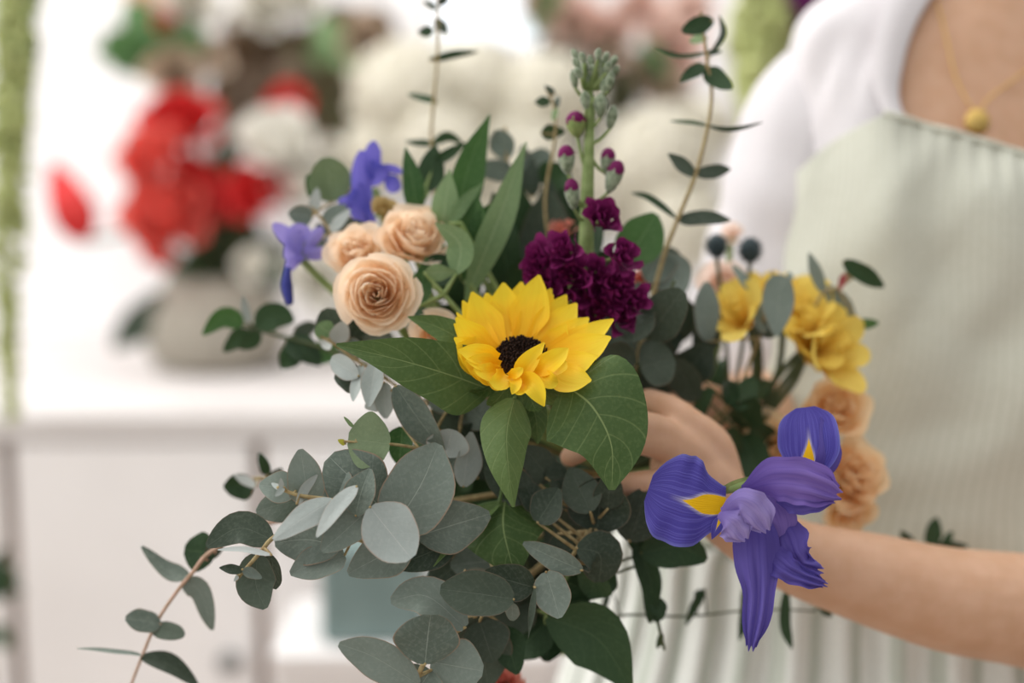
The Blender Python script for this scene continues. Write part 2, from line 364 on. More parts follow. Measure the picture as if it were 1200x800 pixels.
# ---- eucalyptus right of and under the left leaf of the sunflower
branch('eucalyptus_branch', 'eucalyptus branch with a flat olive round leaf on a thin stalk above the silver spray', 'eucalyptus',
  [(404, 517, .895), (455, 520, .905), (484, 524, .915), (520, 532, .94), (600, 550, .98), (722, 556, 1.0)], .0014, [
  L(457, 520, 408, 514, 66, d=.897, dt=.0, roll=0, shape='round', mat=OLIVE),
  L(414, 500, 403, 488, 5, d=.90, mat=GRNL), L(472, 500, 468, 545, 34, d=.93, mat=GRN), L(405, 520, 396, 515, 7, d=.896, mat=leaf_mat('yellow_bud_leaf', (176, 176, 60), (190, 186, 70), (160, 150, 50))),
  L(470, 530, 500, 556, 30, d=.94, mat=GRN)], .90)
branch('eucalyptus_branch', 'silvery eucalyptus branch with overlapping leaves between sunflower leaf and silver spray', 'eucalyptus',
  [(400, 425, .94), (425, 445, .94), (460, 470, .94), (500, 495, .945), (540, 520, .96), (600, 545, .98), (722, 556, 1.0)], .002, [
  L(464, 452, 520, 528, 42, d=.915, dt=.01, roll=26, mat=EUC), L(522, 535, 530, 503, 50, d=.925, shape='round', mat=EUCS), L(543, 570, 552, 506, 36, d=.93, roll=30, mat=EUCS),
  L(536, 530, 522, 560, 34, d=.945, mat=EUC), L(445, 470, 428, 478, 18, d=.93, mat=EUCS), L(450, 448, 452, 490, 26, d=.925, roll=10, mat=EUCS), L(440, 424, 432, 476, 28, d=.925, roll=20, mat=EUCS),
  L(425, 448, 392, 440, 34, d=.94, shape='round', mat=EUCD), L(420, 440, 388, 420, 28, d=.93, shape='round', mat=EUCS), L(424, 428, 414, 470, 20, d=.935, roll=40, mat=EUCS),
  L(500, 470, 545, 450, 50, d=.965, mat=EUC), L(505, 480, 545, 500, 46, d=.965, mat=EUCD), L(490, 466, 480, 440, 40, d=.96, mat=EUC), L(545, 470, 575, 500, 44, d=.97, mat=EUC),
  L(540, 500, 565, 540, 46, d=.96, mat=EUCD), L(560, 560, 588, 520, 40, d=.96, mat=EUCD), L(530, 470, 552, 446, 30, d=.95, mat=EUCS)], .94, EUC)
branch('eucalyptus_branch', 'small-leaved eucalyptus branch below the lowest peach rose, pale round leaves at its tip', 'eucalyptus',
  [(372, 392, .965), (395, 405, .965), (430, 430, .97), (520, 480, .99), (722, 556, 1.02)], .0016, [
  L(388, 392, 372, 380, 26, shape='round', mat=GRNL), L(388, 396, 376, 404, 22, mat=EUCS, shape='round'), L(396, 402, 402, 376, 24, mat=EUCS), L(402, 400, 380, 362, 40, d=.975, mat=EUCD, shape='round'),
  L(410, 395, 430, 380, 40, d=.975, mat=EUCD), L(420, 420, 400, 395, 30, d=.97, mat=EUC), L(426, 400, 460, 395, 36, d=.975, mat=EUC)], .965)
# ---- blurred twig at the left, in front of the vase
branch('leafy_branch', 'blurred green twig reaching left in front of the stone vase', 'foliage',
  [(250, 372, 1.06), (290, 382, 1.06), (330, 394, 1.05), (385, 410, 1.04), (480, 450, 1.03), (722, 556, 1.02)], .0018, [
  L(285, 380, 237, 392, 26, via=(262, 372), mat=GRN), L(290, 386, 262, 412, 22, mat=DGR), L(292, 378, 284, 346, 12, mat=EUCS, roll=30), L(300, 384, 345, 376, 34, mat=DGR, via=(322, 370)), L(305, 390, 280, 408, 22, mat=DGR),
  L(338, 396, 376, 428, 34, mat=DGR), L(350, 405, 330, 432, 30, mat=DGR), L(365, 410, 400, 416, 30, mat=GRN), L(345, 392, 372, 380, 20, mat=EUCD)], 1.05, DGR, STEMD)
branch('eucalyptus_branch', 'blurred eucalyptus branch between the two blue irises at upper left', 'eucalyptus',
  [(362, 240, 1.01), (378, 258, 1.01), (395, 285, 1.01), (430, 340, 1.01), (560, 460, 1.01), (722, 556, 1.02)], .0018, [
  L(390, 236, 382, 184, 50, d=1.03, shape='round', mat=OLIVE), L(378, 225, 360, 205, 30, d=1.035, mat=GRN), L(366, 250, 372, 220, 15, mat=EUCS, roll=20), L(366, 254, 338, 250, 26, mat=EUC), L(380, 262, 405, 240, 24, mat=EUC),
  L(388, 272, 410, 245, 14, mat=EUCS, d=1.0), L(390, 278, 428, 262, 28, mat=EUCD), L(376, 280, 354, 300, 26, mat=EUC), L(385, 285, 372, 262, 16, mat=EUCD), L(392, 290, 366, 275, 16, mat=EUCS)], 1.01)
# ---- tall wispy branches at the top
branch('eucalyptus_branch', 'tall wispy eucalyptus branch rising beside the shirt sleeve, dark paired leaves', 'eucalyptus',
  [(822, 15, 1.01), (829, 70, 1.01), (834, 110, 1.01), (829, 150, 1.01), (815, 205, 1.01), (795, 255, 1.01), (775, 310, 1.01), (745, 430, 1.01), (722, 556, 1.02)], .002, [
  L(836, 24, 799, 36, 21, mat=DGR, shape='round'), L(828, 62, 768, 55, 7, via=(797, 64), mat=DGR, roll=30), L(828, 62, 846, 60, 7, mat=DGR), L(832, 66, 843, 18, 8, via=(848, 40), mat=EUCD),
  L(828, 44, 808, 48, 12, mat=GRNL), L(826, 76, 797, 96, 17, mat=DGR, roll=20), L(826, 82, 858, 104, 24, mat=DGR, roll=-10),
  L(830, 147, 785, 142, 6, mat=DGR, roll=30), L(830, 147, 894, 143, 7, mat=DGR, roll=30, via=(858, 149)), L(814, 206, 783, 180, 18, mat=EUCD, roll=24), L(816, 204, 856, 198, 18, mat=EUCD),
  L(793, 256, 740, 226, 9, via=(762, 232), mat=DGR, roll=20), L(795, 258, 856, 258, 20, via=(825, 254), mat=EUCD, roll=-20), L(780, 290, 758, 330, 50, d=1.03, mat=EUC), L(776, 300, 800, 345, 52, d=1.03, mat=EUC)], 1.01)
branch('eucalyptus_branch', 'thin blurred eucalyptus branch rising above the peach roses to the top edge', 'eucalyptus',
  [(514, -14, 1.06), (513, 60, 1.06), (509, 110, 1.06), (506, 170, 1.06), (520, 270, 1.05), (600, 420, 1.03), (722, 556, 1.02)], .0016, [
  L(503, 70, 560, 60, 11, roll=20, mat=DGR), L(512, 120, 478, 110, 10, roll=20, mat=DGR), L(511, 22, 524, 40, 14, mat=EUCD), L(508, 36, 490, 38, 13, mat=DGR), L(512, 10, 496, 2, 9, mat=EUCD), L(513, 6, 526, -6, 10, mat=EUCD),
  L(507, 168, 475, 166, 9, mat=DGR), L(507, 168, 542, 168, 12, mat=DGR, via=(525, 160))], 1.06)
branch('eucalyptus_twig', 'small eucalyptus tip just left of the purple stock spike', 'eucalyptus',
  [(640, 104, 1.02), (650, 128, 1.02), (650, 165, 1.02), (640, 260, 1.03), (680, 420, 1.03), (722, 556, 1.02)], .0014, [
  L(645, 118, 627, 120, 13, mat=DGR), L(650, 130, 655, 112, 8, mat=EUCD), L(634, 156, 662, 154, 18, mat=DGR), L(650, 110, 638, 100, 8, mat=EUCD), L(652, 126, 648, 142, 8, mat=GRNL)], 1.02)
branch('eucalyptus_branch', 'grey eucalyptus branch with rounded leaves behind the long green blades', 'eucalyptus',
  [(592, 150, 1.06), (595, 190, 1.06), (608, 240, 1.06), (630, 330, 1.05), (722, 556, 1.03)], .002, [
  L(594, 186, 584, 152, 32, shape='round', mat=EUC), L(600, 200, 557, 198, 27, mat=EUC), L(618, 215, 640, 175, 36, mat=EUC, shape='round'), L(638, 220, 668, 200, 50, mat=DGR, shape='round'), L(625, 230, 612, 170, 26, mat=EUCD),
  L(615, 260, 600, 330, 50, mat=EUCD), L(630, 330, 645, 225, 62, mat=EUCD, d=1.04), L(640, 300, 690, 260, 50, mat=DGR, d=1.05), L(610, 320, 575, 380, 60, mat=DGR, d=1.04), L(590, 270, 560, 330, 44, mat=DGR, d=1.05), L(622, 345, 606, 210, 54, mat=DGR, d=1.045, shape='lance'), L(648, 335, 642, 205, 54, mat=EUCD, d=1.05, shape='lance'), L(598, 335, 578, 225, 50, mat=DGR, d=1.03, shape='lance'), L(670, 300, 660, 220, 44, mat=DGR, d=1.06)], 1.06)
# ---- broad blades and leaves at the top
def blades(label, base, d, lst, name='leaf_blade', cat='leaf'):
    branch(name, label, cat, [(base[0], base[1], d), (lerp(base[0], 722, .5), lerp(base[1], 556, .55), d + .02), (722, 556, 1.02)], .0032, lst, d, GRN, STEM, None, 'blade', 'lance')
blades('upright dark green pointed leaf blade, tallest behind the peach roses', (535, 275), 1.0, [L(530, 285, 574, 134, 46, via=(546, 205), roll=24, mat=GRN)])
blades('long pale green blade arching in front of the dark foliage right of the roses', (552, 335), .985, [L(546, 352, 617, 166, 38, via=(592, 252), roll=26, mat=GRNL, dv=-.01, irr=.02), L(545, 330, 590, 230, 46, via=(570, 270), d=1.0, roll=0, mat=GRN)])
blades('short dark pointed leaf pair above the roses', (490, 245), 1.01, [L(490, 255, 475, 172, 27, roll=10, mat=GRN), L(502, 225, 510, 168, 34, d=1.02, mat=DGR), L(508, 192, 548, 166, 14, d=1.03, mat=DGR), L(518, 270, 527, 198, 32, d=.995, mat=GRNL)])
blades('pale folded blade to the right of the upper peach rose', (540, 262), .985, [L(528, 262, 566, 214, 17, roll=15, mat=GRNL, via=(542, 238)), L(558, 300, 560, 228, 38, mat=GRN, d=1.0)])
blades('grey-green curled leaf touching the right of the upper peach rose', (520, 345), .965, [L(534, 322, 510, 261, 34, via=(538, 286), roll=-12, mat=GRNL), L(498, 320, 536, 318, 22, via=(516, 318), mat=GRNL, roll=20), L(490, 360, 500, 300, 26, mat=GRN), L(500, 330, 535, 300, 40, d=.975, mat=DGR)])
blades('round glossy green leaf behind the stock flowers', (728, 300), 1.0, [L(728, 306, 768, 250, 56, shape='euc', via=(752, 278), mat=GRN, roll=10)])
# ---- inner filler foliage, its dark leaf colours add to the shade in the bouquet
rndf = random.Random(4)
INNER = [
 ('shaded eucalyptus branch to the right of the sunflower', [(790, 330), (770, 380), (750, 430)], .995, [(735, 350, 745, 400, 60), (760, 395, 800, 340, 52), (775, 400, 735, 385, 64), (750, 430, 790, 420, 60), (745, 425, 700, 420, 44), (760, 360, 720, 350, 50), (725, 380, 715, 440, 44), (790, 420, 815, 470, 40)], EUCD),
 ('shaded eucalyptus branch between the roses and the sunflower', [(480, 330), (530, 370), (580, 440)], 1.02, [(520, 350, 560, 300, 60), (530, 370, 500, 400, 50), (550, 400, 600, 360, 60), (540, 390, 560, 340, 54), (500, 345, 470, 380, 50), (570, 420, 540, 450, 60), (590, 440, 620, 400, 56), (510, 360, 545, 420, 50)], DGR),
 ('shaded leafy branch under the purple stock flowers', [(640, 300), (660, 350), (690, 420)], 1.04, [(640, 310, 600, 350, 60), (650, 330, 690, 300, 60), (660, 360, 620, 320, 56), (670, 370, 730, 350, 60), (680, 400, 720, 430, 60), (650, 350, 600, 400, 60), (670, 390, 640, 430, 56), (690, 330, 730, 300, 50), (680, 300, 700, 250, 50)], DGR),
 ('dark filler leaves added for the shade in the gap between the fingers', [(790, 545), (760, 550)], 1.03, [(735, 545, 795, 560, 50), (750, 560, 790, 590, 44), (740, 540, 780, 520, 40)], DGR),  # dark leaves added where only shade lies between the fingers
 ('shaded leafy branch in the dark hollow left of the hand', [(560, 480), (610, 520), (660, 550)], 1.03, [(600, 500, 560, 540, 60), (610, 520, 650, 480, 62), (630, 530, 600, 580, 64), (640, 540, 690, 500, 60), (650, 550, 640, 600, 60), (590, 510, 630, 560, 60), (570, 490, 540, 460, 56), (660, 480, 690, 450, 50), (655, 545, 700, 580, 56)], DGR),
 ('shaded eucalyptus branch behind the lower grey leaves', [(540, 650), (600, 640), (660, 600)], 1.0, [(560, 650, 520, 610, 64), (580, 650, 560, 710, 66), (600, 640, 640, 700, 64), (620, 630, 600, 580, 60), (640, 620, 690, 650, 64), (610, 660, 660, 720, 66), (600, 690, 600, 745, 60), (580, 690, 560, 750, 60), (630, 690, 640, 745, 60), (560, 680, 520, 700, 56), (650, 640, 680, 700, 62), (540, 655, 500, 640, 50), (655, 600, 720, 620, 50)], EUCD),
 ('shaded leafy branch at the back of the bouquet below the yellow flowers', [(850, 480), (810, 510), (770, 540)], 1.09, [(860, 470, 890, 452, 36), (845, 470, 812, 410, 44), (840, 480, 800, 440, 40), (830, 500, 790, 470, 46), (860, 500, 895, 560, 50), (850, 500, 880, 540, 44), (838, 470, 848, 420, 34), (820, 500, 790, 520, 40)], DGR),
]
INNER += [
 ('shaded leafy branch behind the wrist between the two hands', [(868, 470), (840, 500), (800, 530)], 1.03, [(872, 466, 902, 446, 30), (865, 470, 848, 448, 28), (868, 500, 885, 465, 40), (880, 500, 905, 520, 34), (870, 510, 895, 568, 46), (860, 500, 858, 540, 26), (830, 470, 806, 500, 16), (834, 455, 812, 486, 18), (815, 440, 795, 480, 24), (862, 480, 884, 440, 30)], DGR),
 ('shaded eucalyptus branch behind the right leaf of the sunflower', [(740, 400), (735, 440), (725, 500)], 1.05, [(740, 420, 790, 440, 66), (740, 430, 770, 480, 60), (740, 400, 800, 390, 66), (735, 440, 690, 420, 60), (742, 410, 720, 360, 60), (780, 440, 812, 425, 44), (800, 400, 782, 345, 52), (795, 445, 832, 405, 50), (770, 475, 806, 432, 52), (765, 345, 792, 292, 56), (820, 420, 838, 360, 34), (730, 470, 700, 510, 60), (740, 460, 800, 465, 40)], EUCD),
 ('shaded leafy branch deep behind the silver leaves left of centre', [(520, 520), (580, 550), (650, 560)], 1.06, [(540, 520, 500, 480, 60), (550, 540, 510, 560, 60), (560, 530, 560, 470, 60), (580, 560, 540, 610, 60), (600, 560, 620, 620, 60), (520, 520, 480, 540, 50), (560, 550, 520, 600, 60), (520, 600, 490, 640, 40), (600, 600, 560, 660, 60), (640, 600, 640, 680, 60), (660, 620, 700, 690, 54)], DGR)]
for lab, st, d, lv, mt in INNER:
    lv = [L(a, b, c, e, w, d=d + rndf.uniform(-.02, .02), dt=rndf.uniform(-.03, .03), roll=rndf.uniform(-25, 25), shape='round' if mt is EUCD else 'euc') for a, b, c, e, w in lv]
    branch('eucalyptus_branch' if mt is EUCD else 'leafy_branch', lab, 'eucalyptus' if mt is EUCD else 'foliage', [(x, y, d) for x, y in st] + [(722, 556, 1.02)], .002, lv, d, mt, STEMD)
# ---- right-hand cluster leaves
branch('eucalyptus_branch', 'eucalyptus branch with long grey leaves crossing the yellow flowers', 'eucalyptus',
  [(905, 318, 1.03), (896, 372, 1.03), (880, 420, 1.05), (850, 480, 1.06), (760, 545, 1.03)], .0018, [
  L(912, 322, 910, 394, 40, via=(912, 350), mat=EUC, d=1.02), L(895, 390, 882, 344, 18, mat=EUC), L(896, 372, 905, 396, 40, mat=EUCD), L(880, 340, 858, 310, 12, mat=EUC), L(925, 330, 926, 318, 9, mat=EUC),
  L(830, 400, 828, 330, 30, d=1.03, mat=EUC, shape='round')], 1.03, EUC)
branch('eucalyptus_branch', 'grey eucalyptus sprig with a dark top leaf above the right yellow flower', 'eucalyptus',
  [(1018, 312, 1.05), (985, 335, 1.05), (960, 350, 1.05), (930, 420, 1.08), (860, 480, 1.08), (760, 545, 1.04)], .0018, [
  L(988, 306, 1036, 336, 22, mat=DGR, d=1.04), L(964, 342, 948, 296, 16, mat=EUC), L(968, 335, 1004, 382, 24, mat=EUC), L(1006, 380, 1030, 378, 13, mat=GRN), L(990, 320, 984, 340, 9, mat=leaf_mat('red_leaf', (150, 60, 60), (170, 84, 84), (180, 100, 90)))], 1.05, EUC)
# ------------------------------------------------------------------ flower materials
YEL = petal_mat('sunflower_petal', (250, 194, 20), (255, 226, 56), (246, 184, 16), rough=.5, trans=.3, streak=.3, sfreq=9)
DISC = plain('sunflower_disc', (34, 20, 16), (62, 38, 24), 700, .9, bs=1, bd=.003)
PEACH = petal_mat('peach_rose_petal', (255, 222, 182), (255, 239, 218), (254, 226, 192), trans=.5, streak=.3, sfreq=5, var=.25)
PEACHD = petal_mat('apricot_rose_petal', (250, 214, 164), (253, 230, 194), (250, 216, 172), trans=.5, streak=.3, sfreq=5, var=.25)
BLUSH = petal_mat('blush_rose_petal', (250, 224, 208), (252, 236, 226), (250, 220, 204), trans=.5, sfreq=5)
CORAL = petal_mat('coral_rose_petal', (222, 136, 116), (236, 164, 146), (214, 120, 110), trans=.3, sfreq=5)
PLUM = petal_mat('plum_stock_petal', (112, 24, 82), (146, 40, 110), (78, 12, 58), rough=.65, trans=.2, streak=.7, sfreq=7, var=.3)
LIL = petal_mat('lavender_crest', (126, 108, 186), (172, 156, 216), (134, 116, 192), trans=.3, streak=.6, sfreq=16)
VIO = petal_mat('violet_petal', (96, 74, 160), (140, 116, 196), (90, 72, 160), trans=.3, streak=.6, sfreq=14)
HANG = petal_mat('violet_hanging_petal', (82, 68, 152), (112, 100, 186), (70, 58, 142), trans=.3, streak=.6, sfreq=12)
IBLUE = petal_mat('blurred_iris_petal', (84, 84, 190), (124, 116, 214), (70, 66, 180), trans=.3, streak=.4, sfreq=8)
ILAV = petal_mat('pale_iris_petal', (132, 122, 208), (164, 152, 226), (110, 100, 200), trans=.3, streak=.4, sfreq=8)
BUDB = plain('blue_iris_bud', (46, 52, 128), (62, 68, 150), 80)
ALST = petal_mat('yellow_alstroemeria_petal', (238, 196, 84), (250, 224, 112), (230, 180, 74), trans=.3, streak=.3, sfreq=7)
SEPAL = plain('green_sepal', (126, 148, 84), (150, 160, 100), 200, trans=.1)
BUDG = plain('grey_green_bud', (92, 108, 78), (150, 162, 136), 300, sheen=.4)
THIS = plain('thistle_head', (40, 54, 58), (74, 88, 92), 300)
def fall_mat():
    k = NT('iris_fall_petal'); u, v = k.uv()
    e = k.math('ABSOLUTE', k.math('SUBTRACT', u, .5))
    c = k.n('ShaderNodeTexCoord'); mp = k.n('ShaderNodeMapping'); mp.inputs['Scale'].default_value = (60, .9, 1); k.l(c.outputs['UV'], mp.inputs[0])
    nz = k.n('ShaderNodeTexNoise'); nz.inputs['Scale'].default_value = 1; nz.inputs['Detail'].default_value = 1; k.l(mp.outputs[0], nz.inputs['Vector'])
    st = k.step(nz.outputs[0], .45, .65)
    col = k.mix(st, lin((78, 70, 164)), lin((98, 92, 186)))
    col = k.mix(k.math('MULTIPLY', k.step(e, .44, .5), .5), col, lin((132, 136, 214)))
    # white rays round the yellow signal
    wid = k.math('MULTIPLY', k.step(v, .66, .02), .22)
    rel = k.math('SUBTRACT', e, k.math('MULTIPLY', wid, 1.0))
    ray = k.math('MULTIPLY', k.step(rel, .05, -.01), k.step(v, .78, .55))
    col = k.mix(k.math('MULTIPLY', ray, k.math('ADD', .45, k.math('MULTIPLY', st, .5))), col, lin((214, 210, 236)))
    sig = k.math('MULTIPLY', k.step(rel, .004, -.012), k.step(v, .62, .56))
    col = k.mix(sig, col, lin((252, 200, 22)))
    return k.finish(col, .5, .25, .25, nz.outputs[0], .5, .0012)
FALL = fall_mat()
# ------------------------------------------------------------------ sunflower
def sunflower():
    c = W(611, 420, .915)
    tocam = (CAM - c).normalized()
    ax = (tocam * .62 + V((0, 0, 1)) * .84 + V((.03, 0, 0))).normalized()
    X = ax.cross(tocam).normalized(); X = X if X.x > 0 else -X; Y = ax.cross(X).normalized()
    if Y.dot(tocam) > 0: Y = -Y                       # Y runs away from the viewer
    t = thing('sunflower', 'sunflower with a dark centre and cupped yellow petals, in the middle of the bouquet', 'sunflower', c)
    R = M(29, .915)
    mb = lathe(c, [(R * 1.02, -.006), (R * 1.05, -.001), (R * .98, .003), (R * .8, .0045), (R * .55, .003), (R * .3, .001), (R * .08, 0)], ax, 36, bump=.02, freq=15)
    r = random.Random(2)
    for i in range(230):                              # disc florets
        a = i * 2.39996; rr = R * math.sqrt((i + .5) / 230)
        p = c + X * rr * math.cos(a) + Y * rr * math.sin(a) + ax * (.001 + .004 * math.sin(PI * min(1, rr / R * .9)))
        q = p + ax * r.uniform(.002, .0045) + X * r.uniform(-.0008, .0008)
        tube([p, q], [.0010, .0007], 5, 2, mb)
    build('disc', mb, DISC, t)
    P = [  # base angle (deg, 0 = right, 90 = away), tip x, y, depth, width px, bulge, roll
     (172, 535, 366, .925, 22, .10), (178, 532, 379, .918, 26, .1), (188, 532, 396, .900, 34, .1), (196, 536, 411, .894, 34, .1), (168, 534, 372, .905, 34, .1), (184, 535, 404, .899, 46, .1), (192, 541, 412, .897, 44, .1), (150, 553, 342, .93, 40, .08), (122, 590, 331, .938, 42, .08), (133, 570, 343, .94, 38, .06),
     (92, 632, 322, .935, 42, .08), (108, 611, 330, .945, 36, .06), (72, 664, 345, .936, 32, .08), (55, 676, 355, .93, 36, .08), (36, 690, 372, .925, 34, .08), (20, 719, 374, .918, 32, .08), (8, 716, 395, .905, 40, .1), (-8, 700, 418, .898, 30, .1),
     (-28, 693, 446, .89, 36, .15), (200, 546, 417, .892, 42, .12), (224, 566, 440, .886, 34, .12), (204, 544, 424, .890, 32, .12), (214, 553, 436, .888, 28, .15), (100, 646, 338, .938, 34, .06), (140, 578, 352, .935, 34, .06), (40, 664, 380, .922, 26, .1), (160, 542, 352, .93, 26, .1), (82, 648, 345, .94, 28, .06)]
    for i, (a, x, y, d, w, cu) in enumerate(P):
        a = math.radians(a); b = c + (X * math.cos(a) + Y * math.sin(a)) * R * .97
        tip = W(x, y, d); mid = b.lerp(tip, .5) - ax * .004 + (tip - c).normalized() * .003
        hn = tocam * .75 + ax * .35 - (b - c).normalized() * .45
        build('petal', blade([b, mid, tip], M(w * 1.12, d), 'petal', r.uniform(-10, 10), hn if abs(hn.length) > .1 else None, fold=-.1, cup=.22, ruf=.06, rfreq=1.5, seed=i, n=18, m=10), YEL, t)
    # front petals curl up over and fall forward
    F = [([(584, 420, .898), (562, 415, .890), (537, 410, .890)], 27, 0), ([(586, 428, .897), (566, 424, .888), (546, 422, .888)], 22, 0), ([(606, 442, .896), (618, 425, .888), (638, 401, .886)], 24, 0), ([(610, 444, .89), (626, 452, .878), (638, 476, .876)], 27, 10), ([(622, 438, .892), (646, 424, .884), (666, 408, .89)], 26, -10),
         ([(600, 442, .89), (604, 450, .880), (600, 462, .878)], 16, 0), ([(592, 438, .892), (584, 446, .884), (573, 447, .882)], 26, 0), ([(596, 440, .89), (606, 436, .882), (613, 431, .882)], 13, 0),
         ([(632, 436, .89), (644, 446, .88), (654, 449, .882)], 20, 0), ([(584, 436, .895), (570, 436, .886), (555, 432, .886)], 22, 10), ([(612, 446, .89), (610, 458, .880), (602, 460, .878)], 14, 20), ([(636, 430, .895), (652, 430, .888), (664, 424, .89)], 28, -20)]
    for i, (sp, w, ro) in enumerate(F):
        build('petal', blade([W(*p) for p in sp], M(w, .89), 'petal', ro, None, fold=.25, cup=.3, ruf=.12, rfreq=1.4, seed=40 + i, n=12, m=8), YEL, t)
    # bracts, stem, leaves
    for i in range(14):
        a = 2 * PI * i / 14 + .1; o = X * math.cos(a) + Y * math.sin(a)
        b = c - ax * .012 + o * R * .7; build('bract', blade([b, b + o * .017 - ax * .004, b + o * .027 + ax * .0], .012, 'lance', 0, -ax + o * .3, cup=.1, n=6, m=4), SUN, t)
    mb = lathe(c, [(.004, -.028), (R * .5, -.02), (R * .95, -.012), (R * 1.05, -.007), (R * .9, -.005)], ax, 24); build('calyx', mb, SUN, t)
    st = [c - ax * .022, W(618, 470, .945), W(650, 515, .98), BIND, W(690, 640, 1.02), W(660, 760, 1.04)]
    build('stem', tube(st, [.0055, .005, .005], 10, 24), STEM, t)
    def lf(sp, w, shape='sun', **k):
        pts = [W(*p) for p in sp]
        k = {**dict(fold=.22, cup=.05, ruf=.09, rfreq=1.6, n=20, m=14), **k}
        m = blade(pts, M(w, sp[0][2]), shape, mat_roll(k), None, **k); tube([W(612, 452, .93), pts[0]], [.0016, .0013], 6, 3, m)
        build('leaf', m, SUN, t)
    def mat_roll(k): return k.pop('roll', 0)
    lf([(573, 456, .918), (530, 440, .908), (470, 422, .895), (394, 404, .88)], 78, roll=[-5, -8, 10, 25], fold=.2, ruf=.14)
    lf([(548, 402, .925), (515, 384, .925), (478, 371, .925)], 32, roll=10)
    lf([(603, 466, .90), (594, 505, .888), (596, 550, .884), (602, 594, .885)], 58, roll=[0, -8, -14], fold=-.45, cup=-.15)
    lf([(664, 452, .905), (694, 476, .892), (716, 520, .886), (717, 574, .886)], 128, roll=[-8, -4, 0], fold=-.10, ruf=.07)
    lf([(620, 462, .92), (628, 490, .915), (630, 520, .92)], 36, roll=20)
    lf([(680, 425, .935), (700, 432, .925), (730, 440, .92)], 30, roll=30)
    lf([(592, 584, .93), (590, 620, .915), (604, 676, .91)], 118, fold=-.5, roll=0, ruf=.08)
    lf([(585, 590, .925), (545, 625, .92), (508, 664, .90)], 20, fold=.5, roll=40)
    return t
sunflower()
# ------------------------------------------------------------------ roses
def rose(name, label, c, ax, R, mat, n=24, ruf=.05, seed=0, parent=None, group=None, cat='rose', stem=None, open_=1.0, one=False, smat=STEM, sep=True, nm=(8, 8), mb=None):
    r = random.Random(seed)
    X = ax.orthogonal().normalized(); X = Matrix.Rotation(seed * 1.3, 3, ax) @ X; Y = ax.cross(X)
    t = thing(name, label, cat, c, group) if parent is None else parent
    NB, NA = nm; whole = mb or MB()
    for i in range(n):
        f = (i + .6) / n
        th = i * 2.39996 + r.uniform(-.2, .2)
        rho = R * (.07 + .87 * f ** .85); span = lerp(1.5, .80, f); tilt = r.uniform(-.06, .06)
        top = R * (.46 - .34 * f ** 2.2) * r.uniform(.94, 1.06); bot = -R * .62
        fl = open_ * lerp(.02, .24, f ** 1.6); ph = r.random() * 6
        vs = []; fs = []; uv = []
        for b in range(NB + 1):
            v = b / NB
            for a in range(NA + 1):
                s = a / NA * 2 - 1
                edge = 1 - .20 * abs(s) ** 3
                vv = v * edge
                rad = rho * (math.sin(min(1, .12 + vv) * PI / 2) ** .8) * (1 + fl * vv ** 4) + R * .05 * s + R * ruf * vv ** 2 * math.sin(s * 4 + ph)
                z = bot + (top - bot) * vv - R * .18 * open_ * f ** 1.5 * max(0, vv - .7) ** 2 * 9 + R * ruf * .8 * vv ** 3 * math.sin(s * 5 + ph * 2) + tilt * R
                an = th + s * span * (.45 + .55 * math.sin(min(1, vv * 1.25 + .1) * PI / 2))
                vs.append(c + (X * math.cos(an) + Y * math.sin(an)) * rad + ax * z); uv.append((a / NA, v))
        for b in range(NB):
            for a in range(NA):
                k = b * (NA + 1) + a; fs.append((k, k + 1, k + NA + 2, k + NA + 1))
        if sep and parent is None: build('petal', MB().add(vs, fs, uv), mat, t)
        else: whole.add(vs, fs, uv)
    if whole.v: build(('bud_petals' if mb else name) if parent else 'flower_head', whole, mat, t)
    if parent is None and stem:
        b0 = c - ax * R * .6
        build('stem', tube([b0] + stem, [.0028, .0022], 7, 12), smat, t)
        mb = ball(b0, R * .2, R * .2, R * .2, ax)
        for k in range(5):
            a = k * 2 * PI / 5; o = X * math.cos(a) + Y * math.sin(a)
            blade([b0, b0 + o * R * .4, b0 + o * R * .66 - ax * R * .1], R * .3, 'lance', 0, ax, n=5, m=2, mb=mb)
        build('sepals', mb, smat, t)
    return t
def camdir(c, x, y, z=0): return ((CAM - c).normalized() + RIGHT * x + UP * y).normalized()
def prose(label, x, y, d, r, ax, mat, seed, stem, n=24, **k):
    c = W(x, y, d); return rose('rose', label, c, camdir(c, *ax), M(r, d), mat, n, seed=seed, stem=[W(*s) for s in stem] + [BIND], **k)
prose('peach rose showing its open spiral face, lowest of the three at upper left', 441, 344, .945, 47, (-.12, .12), PEACH, 1, [(520, 440, 1.0)], 30)
prose('largest and highest peach rose, seen from its side above the open one', 486, 276, .985, 43, (.15, .75), PEACH, 2, [(540, 400, 1.01)], 26, ruf=.08)
prose('small ruffled peach rose behind and left of the open one', 417, 293, .985, 34, (-.2, .5), PEACH, 3, [(480, 420, 1.02)], 20, ruf=.1)
prose('peach rose mostly hidden behind the left sunflower leaf', 508, 391, .96, 30, (0, .4), PEACH, 4, [(560, 450, .99)], 16)
prose('blurred apricot rose right below the yellow alstroemeria', 978, 478, 1.05, 40, (.2, .5), PEACHD, 5, [(900, 520, 1.07), (800, 545, 1.04)], 20, ruf=.1)
prose('blurred apricot rose against the apron, right of the iris', 1000, 556, 1.045, 42, (.45, .1), PEACHD, 6, [(900, 560, 1.07), (800, 550, 1.04)], 20, ruf=.1)
prose('blurred apricot rose hanging lowest behind the iris, just over the forearm', 992, 600, 1.05, 32, (.2, -.5), PEACHD, 7, [(900, 570, 1.07), (800, 550, 1.04)], 14, ruf=.1)
prose('apricot rose half hidden behind the upper iris petal', 905, 520, 1.06, 38, (-.1, .3), PEACHD, 8, [(860, 540, 1.06)], 14, ruf=.1)
